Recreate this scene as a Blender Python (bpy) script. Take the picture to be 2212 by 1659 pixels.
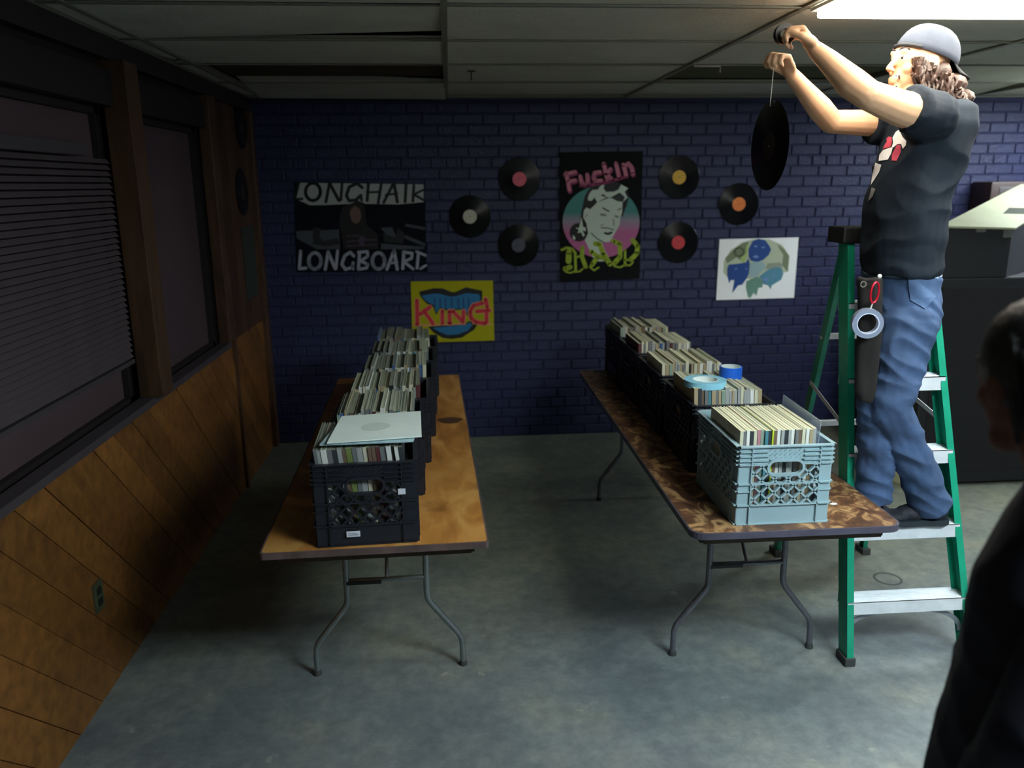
import bpy, bmesh, math, random
from mathutils import Vector, Matrix, noise
from mathutils.geometry import tessellate_polygon
random.seed(7)
PI = math.pi
S = bpy.context.scene
for o in list(bpy.data.objects): bpy.data.objects.remove(o)
C = S.collection
V = Vector

# ---------------------------------------------------------------- camera
F, PITCH, YAW, ROLL, CAMH = 1735.0, math.radians(13.98), math.radians(4.257), math.radians(-0.527), 1.9
fw = V((math.sin(YAW)*math.cos(PITCH), math.cos(YAW)*math.cos(PITCH), -math.sin(PITCH)))
rt = V((math.cos(YAW), -math.sin(YAW), 0)); up = rt.cross(fw)
RT = math.cos(ROLL)*rt + math.sin(ROLL)*up; UP = -math.sin(ROLL)*rt + math.cos(ROLL)*up
CAM = V((0, 0, CAMH))
cd = bpy.data.cameras.new('camera'); cam = bpy.data.objects.new('camera', cd); C.objects.link(cam)
cd.sensor_width = 36; cd.lens = F/2212*36; cd.clip_start = 0.05
m = Matrix((RT, UP, -fw)).transposed().to_4x4(); m.translation = CAM; cam.matrix_world = m
cd.dof.use_dof = True; cd.dof.focus_distance = 3.0; cd.dof.aperture_fstop = 1.9
S.camera = cam
# ---------------------------------------------------------------- world, exposure
w = bpy.data.worlds.new('world'); S.world = w; w.use_nodes = True
w.node_tree.nodes['Background'].inputs[0].default_value = (0.10, 0.11, 0.12, 1)
w.node_tree.nodes['Background'].inputs[1].default_value = 0.01
S.view_settings.view_transform = 'Standard'; S.view_settings.look = 'None'
S.view_settings.gamma = 1; S.view_settings.use_curve_mapping = False
S.view_settings.exposure = 0.3
LAMP_NEAR = (13.0, (1.0, 0.96, 0.82)); LAMP_MAIN = (37.0, (0.80, 0.95, 1.0)); LAMP_SIDE = (25.0, (0.82, 0.93, 1.0))

def ray(x, y): return fw + RT*((x-1106)/F) + UP*((829.5-y)/F)
def atY(x, y, Y): d = ray(x, y); return CAM + d*(Y/d.y)
def atZ(x, y, z): d = ray(x, y); return CAM + d*((z-CAMH)/d.z)
def atX(x, y, X): d = ray(x, y); return CAM + d*(X/d.x)

# ---------------------------------------------------------------- materials
def lin(c): return tuple(((v/255)/12.92 if v/255 <= 0.04045 else ((v/255+0.055)/1.055)**2.4) for v in c)
MATS = {}
def mat(name, col, rough=0.6, metal=0, var=0.0, scale=8, bump=0.0, bscale=40, coords='Object', stretch=(1,1,1), emit=0, spec=0.5, alpha=1, col2=None, detail=5, trans=0):
    if name in MATS: return MATS[name]
    m = bpy.data.materials.new(name); m.use_nodes = True; nt = m.node_tree; b = nt.nodes['Principled BSDF']
    c = lin(col)
    b.inputs['Base Color'].default_value = (*c, 1); b.inputs['Roughness'].default_value = rough
    b.inputs['Metallic'].default_value = metal; b.inputs['Specular IOR Level'].default_value = spec
    b.inputs['Alpha'].default_value = alpha; b.inputs['Transmission Weight'].default_value = trans
    tc = nt.nodes.new('ShaderNodeTexCoord'); mp = nt.nodes.new('ShaderNodeMapping')
    nt.links.new(tc.outputs[coords], mp.inputs[0]); mp.inputs['Scale'].default_value = stretch
    if var > 0 or col2:
        n = nt.nodes.new('ShaderNodeTexNoise'); n.inputs['Scale'].default_value = scale; n.inputs['Detail'].default_value = detail
        n.inputs['Roughness'].default_value = 0.6
        r = nt.nodes.new('ShaderNodeValToRGB'); nt.links.new(mp.outputs[0], n.inputs[0]); nt.links.new(n.outputs[0], r.inputs[0])
        a = lin(col2) if col2 else tuple(v*(1-var) for v in c)
        r.color_ramp.elements[0].position = 0.35; r.color_ramp.elements[1].position = 0.65
        r.color_ramp.elements[0].color = (*a, 1)
        r.color_ramp.elements[1].color = (*(c if col2 else tuple(v*(1+var) for v in c)), 1)
        nt.links.new(r.outputs[0], b.inputs['Base Color'])
    if bump > 0:
        n2 = nt.nodes.new('ShaderNodeTexNoise'); n2.inputs['Scale'].default_value = bscale; n2.inputs['Detail'].default_value = 6
        bp = nt.nodes.new('ShaderNodeBump'); bp.inputs['Strength'].default_value = bump; bp.inputs['Distance'].default_value = 0.01
        nt.links.new(mp.outputs[0], n2.inputs[0]); nt.links.new(n2.outputs[0], bp.inputs['Height']); nt.links.new(bp.outputs[0], b.inputs['Normal'])
    if emit:
        b.inputs['Emission Color'].default_value = (*c, 1); b.inputs['Emission Strength'].default_value = emit
    MATS[name] = m; return m

def lampmat(name, sc):
    s, col = sc
    m = bpy.data.materials.new(name); m.use_nodes = True; b = m.node_tree.nodes['Principled BSDF']
    b.inputs['Base Color'].default_value = (.9,.9,.88,1)
    b.inputs['Emission Color'].default_value = (*col, 1); b.inputs['Emission Strength'].default_value = s
    return m

# ---------------------------------------------------------------- mesh helpers
def NB(): return bmesh.new()
def box(bm, c, s, M=None, bev=0.0):
    r = bmesh.ops.create_cube(bm, size=1); vs = r['verts']
    bmesh.ops.scale(bm, vec=V(s), verts=vs)
    if bev > 0:
        es = list({e for v in vs for e in v.link_edges})
        rr = bmesh.ops.bevel(bm, geom=es, offset=bev, segments=2, affect='EDGES', profile=0.6)
        vs = list({v for f in rr['faces'] for v in f.verts} | {v for v in vs if v.is_valid})
    for v in vs: v.co = v.co + V(c)
    if M is not None:
        for v in vs: v.co = M @ v.co
    return vs
def bxx(bm, x0, x1, y0, y1, z0, z1, M=None, bev=0.0):
    return box(bm, ((x0+x1)/2, (y0+y1)/2, (z0+z1)/2), (abs(x1-x0), abs(y1-y0), abs(z1-z0)), M, bev)
def frame(d):
    d = d.normalized(); a = V((0,0,1)) if abs(d.z) < 0.9 else V((1,0,0))
    x = a.cross(d).normalized(); y = d.cross(x); return x, y
def tube(bm, pts, r, n=10, cap=True):
    pts = [V(p) for p in pts]; R = r if isinstance(r, (list, tuple)) else [r]*len(pts)
    rings = []; x = None
    for i, p in enumerate(pts):
        d = (pts[min(i+1, len(pts)-1)] - pts[max(i-1, 0)])
        if d.length < 1e-9: d = V((0,0,1))
        d.normalize()
        if x is None: x, y = frame(d)
        else:
            x = (x - d*x.dot(d)); x = x.normalized() if x.length > 1e-6 else frame(d)[0]; y = d.cross(x)
        rings.append([bm.verts.new(p + (x*math.cos(2*PI*k/n) + y*math.sin(2*PI*k/n))*R[i]) for k in range(n)])
    for a, b in zip(rings, rings[1:]):
        for k in range(n): bm.faces.new((a[k], a[(k+1)%n], b[(k+1)%n], b[k]))
    if cap: bm.faces.new(rings[0][::-1]); bm.faces.new(rings[-1])
def lathe(bm, prof, n=32, M=None, close=False):
    rings = []
    for r, z in prof:
        rings.append([bm.verts.new((r*math.cos(2*PI*k/n), r*math.sin(2*PI*k/n), z)) for k in range(n)] if r > 1e-6 else [bm.verts.new((0,0,z))])
    prs = list(zip(rings, rings[1:])) + ([(rings[-1], rings[0])] if close else [])
    for a, b in prs:
        for k in range(n):
            if len(a) == 1 and len(b) == 1: continue
            if len(a) == 1: bm.faces.new((a[0], b[(k+1)%n], b[k]))
            elif len(b) == 1: bm.faces.new((a[k], a[(k+1)%n], b[0]))
            else: bm.faces.new((a[k], a[(k+1)%n], b[(k+1)%n], b[k]))
    if M is not None:
        for rg in rings:
            for v in rg: v.co = M @ v.co
def prism(bm, poly, d):            # poly: list of 3D points (planar), extruded by vector d
    a = [bm.verts.new(V(p)) for p in poly]; b = [bm.verts.new(V(p)+V(d)) for p in poly]; n = len(poly)
    for k in range(n): bm.faces.new((a[k], a[(k+1)%n], b[(k+1)%n], b[k]))
    for t in tessellate_polygon([[V(p) for p in poly]]):
        bm.faces.new([a[i] for i in t]); bm.faces.new([b[i] for i in t][::-1])
def mesh(name, bm, m, smooth=False):
    bmesh.ops.recalc_face_normals(bm, faces=bm.faces)
    me = bpy.data.meshes.new(name); bm.to_mesh(me); bm.free()
    for x in (m if isinstance(m, list) else [m]): me.materials.append(x)
    if smooth:
        for p in me.polygons: p.use_smooth = True
        try: me.set_sharp_from_angle(angle=math.radians(38))
        except Exception: pass
    return me
def obj(name, bm, m, parent=None, smooth=False):
    me = bm if isinstance(bm, bpy.types.Mesh) else mesh(name, bm, m, smooth)
    o = bpy.data.objects.new(name, me); C.objects.link(o)
    if parent: o.parent = parent
    return o
def tag(o, label, cat, group=None):
    o['label'] = label; o['category'] = cat
    if group: o['group'] = group
    return o
def thing(name, label, cat, loc=(0,0,0), rz=0, group=None):
    o = bpy.data.objects.new(name, None); C.objects.link(o); o.location = loc; o.rotation_euler = (0,0,rz)
    o.empty_display_size = 0.05
    return tag(o, label, cat, group)
def struct(o): o['kind'] = 'structure'; return o
def sempty(name): o = bpy.data.objects.new(name, None); C.objects.link(o); return struct(o)
def dup(root, **kw):
    r = root.copy(); C.objects.link(r)
    for ch in list(root.children):
        c = ch.copy(); C.objects.link(c); c.parent = r
        for g in list(ch.children):
            d = g.copy(); C.objects.link(d); d.parent = c
    for k, v in kw.items():
        if k in ('label', 'group', 'category'): r[k] = v
        else: setattr(r, k, v)
    return r

# ================================================================= SETTING
XL, YB, ZC, XR, YF = -1.36, 5.95, 2.49, 5.2, -1.6
# floor
def floor_mat():
    m = bpy.data.materials.new('painted_concrete'); m.use_nodes = True; nt = m.node_tree; N = nt.nodes; L = nt.links
    b = N['Principled BSDF']; tc = N.new('ShaderNodeTexCoord')
    def noi(s, d=6, r=0.6): n = N.new('ShaderNodeTexNoise'); n.inputs['Scale'].default_value = s; n.inputs['Detail'].default_value = d; n.inputs['Roughness'].default_value = r; L.new(tc.outputs['Object'], n.inputs[0]); return n
    def ramp(n, stops):
        r = N.new('ShaderNodeValToRGB'); L.new(n.outputs[0], r.inputs[0]); e = r.color_ramp.elements
        while len(e) < len(stops): e.new(0.5)
        for i, (p, c) in enumerate(stops): e[i].position = p; e[i].color = (*lin(c), 1)
        return r
    base = ramp(noi(2.2), [(0.3, (104,112,116)), (0.5, (122,130,132)), (0.68, (138,142,136))])
    base2 = ramp(noi(14, 8, .7), [(0.35, (186,190,196)), (0.65, (255,255,250))])
    mx = N.new('ShaderNodeMix'); mx.data_type = 'RGBA'; mx.blend_type = 'MULTIPLY'; mx.inputs[0].default_value = 0.75
    L.new(base.outputs[0], mx.inputs[6]); L.new(base2.outputs[0], mx.inputs[7])
    # worn paint patches
    pt = ramp(noi(5.5, 8, .65), [(0.66, (0,0,0)), (0.70, (255,255,255))])
    mx2 = N.new('ShaderNodeMix'); mx2.data_type = 'RGBA'; mx2.inputs[7].default_value = (*lin((176,176,160)), 1)
    ml = N.new('ShaderNodeMath'); ml.operation = 'MULTIPLY'; ml.inputs[1].default_value = 0.55
    L.new(pt.outputs[0], ml.inputs[0]); L.new(ml.outputs[0], mx2.inputs[0]); L.new(mx.outputs[2], mx2.inputs[6])
    # warmer floor tint towards the far end of the room, with a ragged border
    sp = N.new('ShaderNodeSeparateXYZ'); L.new(tc.outputs['Object'], sp.inputs[0])
    ad = N.new('ShaderNodeMath'); ad.operation = 'ADD'; L.new(sp.outputs[1], ad.inputs[0]); L.new(noi(1.2).outputs[0], ad.inputs[1])
    mr = N.new('ShaderNodeMapRange'); mr.inputs[1].default_value = 3.2; mr.inputs[2].default_value = 4.4; mr.inputs[4].default_value = 0.75; L.new(ad.outputs[0], mr.inputs[0])
    wm = N.new('ShaderNodeMix'); wm.data_type = 'RGBA'; wm.blend_type = 'MULTIPLY'; wm.inputs[7].default_value = (1.12, 1.04, 0.74, 1)
    L.new(mr.outputs[0], wm.inputs[0]); L.new(mx2.outputs[2], wm.inputs[6]); L.new(wm.outputs[2], b.inputs['Base Color'])
    b.inputs['Roughness'].default_value = 0.55
    bp = N.new('ShaderNodeBump'); bp.inputs['Strength'].default_value = 0.15; bp.inputs['Distance'].default_value = 0.01
    L.new(noi(30).outputs[0], bp.inputs['Height']); L.new(bp.outputs[0], b.inputs['Normal'])
    return m
bm = NB(); bxx(bm, XL-0.1, XR+0.1, YF-0.1, YB+0.15, -0.08, 0); fl = struct(obj('floor', bm, floor_mat()))
# painted ring stain on the floor behind the ladder
bm = NB(); M0 = Matrix.Translation((2.10, 3.45, 0.0006)) 
lathe(bm, [(0.055,0),(0.068,0),(0.068,0.0006),(0.055,0.0006)], 24, M0, True)
obj('ring_stain', bm, mat('stain', (70,76,72)), fl)

# back wall
M_NAVY = mat('navy_painted_brick', (34,39,78), 0.5, var=0.14, scale=5, bump=0.5, bscale=60)
M_MORT = mat('navy_painted_mortar', (31,36,71), 0.7, var=0.1, scale=9, bump=0.3)
bm = NB(); bxx(bm, XL-0.1, XR+0.1, YB+0.003, YB+0.15, 0, ZC+0.1)
wb = struct(obj('wall_back', bm, M_MORT))
BH, BJ = 0.0745, 0.0095
def brick_mesh(w):
    bm = NB(); h = BH-BJ; d = 0.02; c = 0.0035
    a = [(-w/2, d, -h/2), (w/2, d, -h/2), (w/2, d, h/2), (-w/2, d, h/2)]
    b = [(x, 0.003, z) for x, _, z in a]
    e = [(x-(c if x > 0 else -c), 0, z-(c if z > 0 else -c)) for x, _, z in a]
    vs = [[bm.verts.new(p) for p in q] for q in (a, b, e)]
    for q, r in zip(vs, vs[1:]):
        for k in range(4): bm.faces.new((q[k], q[(k+1)%4], r[(k+1)%4], r[k]))
    bm.faces.new(vs[2])
    return mesh('brick', bm, M_NAVY)
BM_S, BM_H = brick_mesh(0.205), brick_mesh(0.098)
bricks = []
row = 0; z = BH/2
while z < ZC-0.01:
    header = (row % 6 == 3)
    stepx = 0.1075 if header else 0.215
    x = XL + (0 if row % 2 else 0.1075) * (0.5 if header else 1)
    while x < XR:
        bricks.append((x + random.uniform(-.002,.002), z, header)); x += stepx
    row += 1; z += BH
def seen(x, z):   # in the camera's frame?
    p = V((x, YB, z)) - CAM; d = p.dot(fw); px = 1106+F*p.dot(RT)/d; py = 829.5-F*p.dot(UP)/d
    return 560 < px < 2190 and 215 < py < 930
cand = [b for b in bricks if seen(b[0], b[1]) and not b[2]]
def score(b):      # keep bricks clear of the posters and cabinets
    x, z = b[0], b[1]
    s = abs(x-2.3)*0.6
    if 0.75 < x < 1.45 and z > 1.2: s += 5
    if x > 2.75 and z < 1.6: s += 3
    if -1.1 < x < -0.15 and 1.28 < z < 1.95: s += 5
    return s
cand.sort(key=score); single = set(cand[:290]) | set([b for b in bricks if b[2] and b[0] > 2.55 and b[1] > 1.6][:8])
rest_v, rest_f = [], []
for b in bricks:
    x, zz, h = b; me = BM_H if h else BM_S; yo = YB + random.uniform(-0.0015, 0.0015)
    if b in single:
        o = bpy.data.objects.new('brick', me); C.objects.link(o); o.parent = wb; o.location = (x, yo-0.005, zz)
    else:
        n0 = len(rest_v)
        rest_v += [(v.co.x+x, v.co.y+yo-0.005, v.co.z+zz) for v in me.vertices]
        rest_f += [tuple(i+n0 for i in p.vertices) for p in me.polygons]
me = bpy.data.meshes.new('distant_bricks'); me.from_pydata(rest_v, [], rest_f); me.materials.append(M_NAVY)
o = bpy.data.objects.new('distant_bricks', me); C.objects.link(o); o.parent = wb; o['kind'] = 'stuff'

# right wall and the wall behind the camera
M_PL = mat('painted_plaster', (40,42,48), 0.8, var=0.08, scale=3)
bm = NB(); bxx(bm, XR, XR+0.12, YF, YB+0.1, 0, ZC+0.1); struct(obj('wall_right', bm, M_NAVY))
bm = NB(); bxx(bm, XL-0.1, XR+0.1, YF-0.12, YF, 0, ZC+0.1); struct(obj('wall_front', bm, M_PL))

# ceiling: dark plenum slab, tiles and tee bars
bm = NB(); bxx(bm, XL-0.1, XR+0.1, YF-0.1, YB+0.15, ZC+0.10, ZC+0.16)
ce = struct(obj('ceiling', bm, mat('plenum', (34,30,24), 0.9)))
M_TILE = mat('ceiling_tile_white', (196,194,180), 0.95, var=0.08, scale=3, bump=0.4, bscale=70, coords='Object')
M_TILEB = mat('ceiling_tile_stained', (66,54,34), 0.9, var=0.25, scale=3, bump=0.3)
M_TILEG = mat('ceiling_tile_olive', (84,86,58), 0.9, var=0.2, scale=3, bump=0.3)
M_TEE = mat('tee_bar_paint', (128,126,112), 0.5)
cols = [XL, -1.245, 0.0, 1.262, 2.53, 3.80, XR]
rows = [YF, -0.52, 0.17, 0.865, 1.565, 2.265, 2.965, 3.655, 4.365, 5.10, 5.80, YB]
tmesh = {}
def tile(x0, x1, y0, y1, m, dz=(0,0,0,0), lift=0):
    bm = NB(); g = 0.004
    P = [(x0+g, y0+g, dz[0]), (x1-g, y0+g, dz[1]), (x1-g, y1-g, dz[2]), (x0+g, y1-g, dz[3])]
    prism(bm, [(x, y, ZC+0.004+lift+d) for x, y, d in P], (0, 0, 0.014))
    obj('ceiling_tile', bm, m, ce)
for i in range(len(cols)-1):
    for j in range(len(rows)-1):
        m_, dz, lift = M_TILE, [random.uniform(0, .004) for _ in range(4)], 0
        if i == 1 and j == 8: m_ = M_TILEB; lift = 0.03
        if i == 3 and j == 8: m_ = M_TILEG; lift = 0.02
        if i == 1 and j == 6: dz = [0.0, 0.0, 0.035, 0]
        if i == 1 and j == 9: dz = [0.05, 0.004, -0.03, -0.02]
        if i == 4 and j == 9: dz = [0.04, 0.04, 0.0, 0.0]
        if i == 0 and j == 7: dz = [0, 0.0, 0.05, 0.01]
        tile(cols[i], cols[i+1], rows[j], rows[j+1], m_, dz, lift)
for x in cols[1:-1]:
    bm = NB(); bxx(bm, x-0.012, x+0.012, YF, YB, ZC-0.003, ZC+0.003); bxx(bm, x-0.002, x+0.002, YF, YB, ZC, ZC+0.03); obj('tee_bar', bm, M_TEE, ce)
for y in rows[1:-1]:
    bm = NB(); bxx(bm, XL, XR, y-0.009, y+0.009, ZC-0.002, ZC+0.003); obj('cross_tee', bm, mat('cross_tee_paint', (120,120,108), 0.6), ce)
bm = NB(); bxx(bm, XL, XR, YB-0.03, YB, ZC-0.004, ZC+0.02); obj('wall_angle', bm, M_TEE, ce)
bm = NB(); bxx(bm, XL, XL+0.03, YF, YB, ZC-0.004, ZC+0.02); obj('wall_angle', bm, M_TEE, ce)

# left wall
def woodmat(name, c1, c2, rough=0.45, stretch=(1,1,14), scale=3):
    m = bpy.data.materials.new(name); m.use_nodes = True; nt = m.node_tree; N = nt.nodes; L = nt.links; b = N['Principled BSDF']
    tc = N.new('ShaderNodeTexCoord'); mp = N.new('ShaderNodeMapping'); mp.inputs['Scale'].default_value = stretch; L.new(tc.outputs['Object'], mp.inputs[0])
    oi = N.new('ShaderNodeObjectInfo')
    n = N.new('ShaderNodeTexNoise'); n.inputs['Scale'].default_value = scale; n.inputs['Detail'].default_value = 8; n.inputs['Distortion'].default_value = 0.4
    L.new(mp.outputs[0], n.inputs[0])
    r = N.new('ShaderNodeValToRGB'); L.new(n.outputs[0], r.inputs[0])
    r.color_ramp.elements[0].position = 0.3; r.color_ramp.elements[1].position = 0.7
    r.color_ramp.elements[0].color = (*lin(c1), 1); r.color_ramp.elements[1].color = (*lin(c2), 1)
    hs = N.new('ShaderNodeHueSaturation'); mr = N.new('ShaderNodeMapRange'); mr.inputs[3].default_value = 0.75; mr.inputs[4].default_value = 1.12
    L.new(oi.outputs['Random'], mr.inputs[0]); L.new(mr.outputs[0], hs.inputs['Value']); L.new(r.outputs[0], hs.inputs['Color'])
    L.new(hs.outputs[0], b.inputs['Base Color']); b.inputs['Roughness'].default_value = rough
    bp = N.new('ShaderNodeBump'); bp.inputs['Strength'].default_value = 0.12; bp.inputs['Distance'].default_value = 0.004
    L.new(n.outputs[0], bp.inputs['Height']); L.new(bp.outputs[0], b.inputs['Normal'])
    return m
M_PLK = woodmat('orange_stained_wood', (98,62,26), (134,88,38), stretch=(1,4,4), scale=5)
M_PST = woodmat('brown_post_wood', (56,38,24), (84,58,38), stretch=(6,6,1), scale=4)
M_DKW = mat('dark_brown_paint', (24,17,16), 0.6, var=0.15)
bm = NB(); bxx(bm, XL-0.12, XL-0.028, YF, YB+0.1, 0, 0.97); bxx(bm, XL-0.12, XL-0.028, 4.86, YB+0.1, 0.97, ZC+0.1)
bxx(bm, XL-0.12, XL-0.028, YF, 4.86, 2.24, ZC+0.1); bxx(bm, XL-0.12, XL-0.028, YF, -0.4, 0.97, 2.24)
wl = struct(obj('wall_left', bm, M_DKW))
# diagonal planks below the sill: strips z = -(y - k)
SILL = 0.965; PW = 0.135
def clip(poly, a, b, c):   # keep a*y+b*z<=c
    out = []
    for i in range(len(poly)):
        p, q = poly[i], poly[(i+1)%len(poly)]; fp = a*p[0]+b*p[1]-c; fq = a*q[0]+b*q[1]-c
        if fp <= 0: out.append(p)
        if fp*fq < 0: t = fp/(fp-fq); out.append((p[0]+(q[0]-p[0])*t, p[1]+(q[1]-p[1])*t))
    return out
k = YF
s2 = PW*math.sqrt(2)
while k < YB+1.0:
    poly = [(YF, 0.0), (YB, 0.0), (YB, SILL), (YF, SILL)]
    poly = clip(poly, 1, 1, k+s2-0.004); poly = clip(poly, -1, -1, -k) if len(poly) > 2 else []
    if len(poly) > 2:
        ar = sum(poly[i][0]*poly[(i+1)%len(poly)][1]-poly[(i+1)%len(poly)][0]*poly[i][1] for i in range(len(poly)))
        if abs(ar) > 0.01:
            bm = NB(); d = 0.020+random.uniform(0, 0.004)
            prism(bm, [(XL-0.028, y, zz) for y, zz in poly], (d, 0, 0)); obj('plank', bm, M_PLK, wl)
    k += s2
# vertical panel boards at the far end
yb = 4.98
while yb < YB-0.02:
    y1 = min(yb+0.155, YB); bm = NB(); bxx(bm, XL-0.028, XL-0.006, yb+0.003, y1-0.003, SILL+0.0, ZC); obj('panel_board', bm, M_PST, wl); yb += 0.155
bm = NB(); bxx(bm, XL-0.03, XL+0.035, YF, 4.86, SILL-0.0, SILL+0.03); obj('window_sill', bm, mat('sill_paint', (60,54,58), 0.5, var=0.1), wl)
bm = NB(); bxx(bm, XL-0.03, XL+0.012, YF, 4.86, 2.22, 2.36); obj('header_board', bm, M_DKW, wl)
bm = NB(); bxx(bm, XL-0.03, XL+0.02, YF, YB, 2.40, ZC-0.004); obj('crown_board', bm, mat('crown_paint', (34,27,27), 0.6), wl)
for y0, y1, d in ((3.56, 3.70, 0.07), (4.84, 4.98, 0.035), (1.55, 1.69, 0.07), (-0.45, -0.31, 0.05)):
    bm = NB(); bxx(bm, XL-0.03, XL+d, y0, y1, SILL+0.03, 2.40, bev=0.004); obj('post', bm, M_PST, wl)
bm = NB(); bxx(bm, XL-0.006, XL+0.014, 5.02, 5.05, 0, 2.40); obj('trim_strip', bm, M_PST, wl)
bm = NB(); bxx(bm, XL-0.03, XL+0.03, 5.86, YB-0.01, 0, 2.40, bev=0.004); obj('corner_post', bm, M_PST, wl)
def window(n, y0, y1, blind):
    w_ = sempty('window_%d' % n)
    fm = NB(); x = XL-0.085
    for a, b, c, d in ((y0, y1, SILL, SILL+0.04), (y0, y1, 2.19, 2.24), (y0, y0+0.04, SILL, 2.24), (y1-0.04, y1, SILL, 2.24)): bxx(fm, x-0.02, x+0.03, a, b, c, d)
    obj('window_frame', fm, M_DKW, w_)
    gm = NB(); bxx(gm, x-0.004, x+0.004, y0+0.03, y1-0.03, SILL+0.03, 2.20)
    obj('window_pane', gm, mat('frosted_pane', (76,62,66), 0.35, var=0.12, scale=2), w_)
    if blind:
        hm = NB(); bxx(hm, x+0.035, x+0.075, y0+0.02, blind, 2.02, 2.065, bev=0.003); obj('head_rail', hm, mat('rail_grey', (60,56,60), 0.5), w_)
        sm = NB(); bxx(sm, -0.010, 0.012, y0+0.03, y1-0.03, -0.0012, 0.0012, Matrix.Rotation(math.radians(52), 4, 'Y'))
        me = mesh('slat', sm, mat('blind_slat', (74,66,70), 0.45, var=0.1))
        z = 2.005
        while z > 1.18:
            o = bpy.data.objects.new('slat', me); C.objects.link(o); o.parent = w_; o.location = (x+0.055, 0, z); z -= 0.0245
        bm2 = NB(); bxx(bm2, x+0.045, x+0.065, y0+0.03, y1-0.03, 1.16, 1.178); obj('bottom_rail', bm2, MATS['rail_grey'], w_)
window(1, 1.69, 3.56, 3.30); window(2, 3.70, 4.84, None); window(3, -0.31, 1.55, None)
# wall outlet on the planks
t = thing('wall_outlet', 'small dark electrical outlet on the diagonal wood planks', 'outlet', (XL+0.0, 2.87, 0.40))
bm = NB(); bxx(bm, -0.012, 0.001, -0.035, 0.035, -0.057, 0.057, bev=0.003); obj('cover_plate', bm, mat('outlet_plate', (60,66,48), 0.4), t)
bm = NB()
for zz in (0.022, -0.022): bxx(bm, 0.0, 0.004, -0.017, 0.017, zz-0.014, zz+0.014, bev=0.003)
obj('socket', bm, mat('outlet_socket', (24,26,20), 0.4), t)

# ceiling lights
def light(x0, x1, y0, y1, s, label):
    t = thing('ceiling_light', label, 'light', ((x0+x1)/2, (y0+y1)/2, ZC-0.003))
    w, d = (x1-x0)/2, (y1-y0)/2
    bm = NB()
    for a in ((-w-.012, w+.012, -d-.012, -d), (-w-.012, w+.012, d, d+.012), (-w-.012, -w, -d, d), (w, w+.012, -d, d)): bxx(bm, a[0], a[1], a[2], a[3], -0.012, 0)
    obj('fixture_frame', bm, mat('fixture_white', (190,190,180), 0.4), t)
    bm = NB(); prism(bm, [(-w+.022, -d+.022, -0.004), (w-.022, -d+.022, -0.004), (w-.022, d-.022, -0.004), (-w+.022, d-.022, -0.004)], (0,0,0.001))
    bxx(bm, -w+.004, w-.004, -d+.004, d-.004, -0.038, -0.005, bev=0.010)
    obj('diffuser', bm, lampmat('lamp_'+label[:6], s), t)
light(1.29, 2.50, 2.29, 2.94, LAMP_NEAR, 'glowing ceiling light panel above the ladder at the top right')
light(1.29, 2.50, 0.45, 1.15, LAMP_MAIN, 'ceiling light panel behind the near person, out of view')
light(3.83, 5.03, 4.39, 5.07, LAMP_SIDE, 'ceiling light panel over the black cabinets, beyond the right edge')

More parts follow.
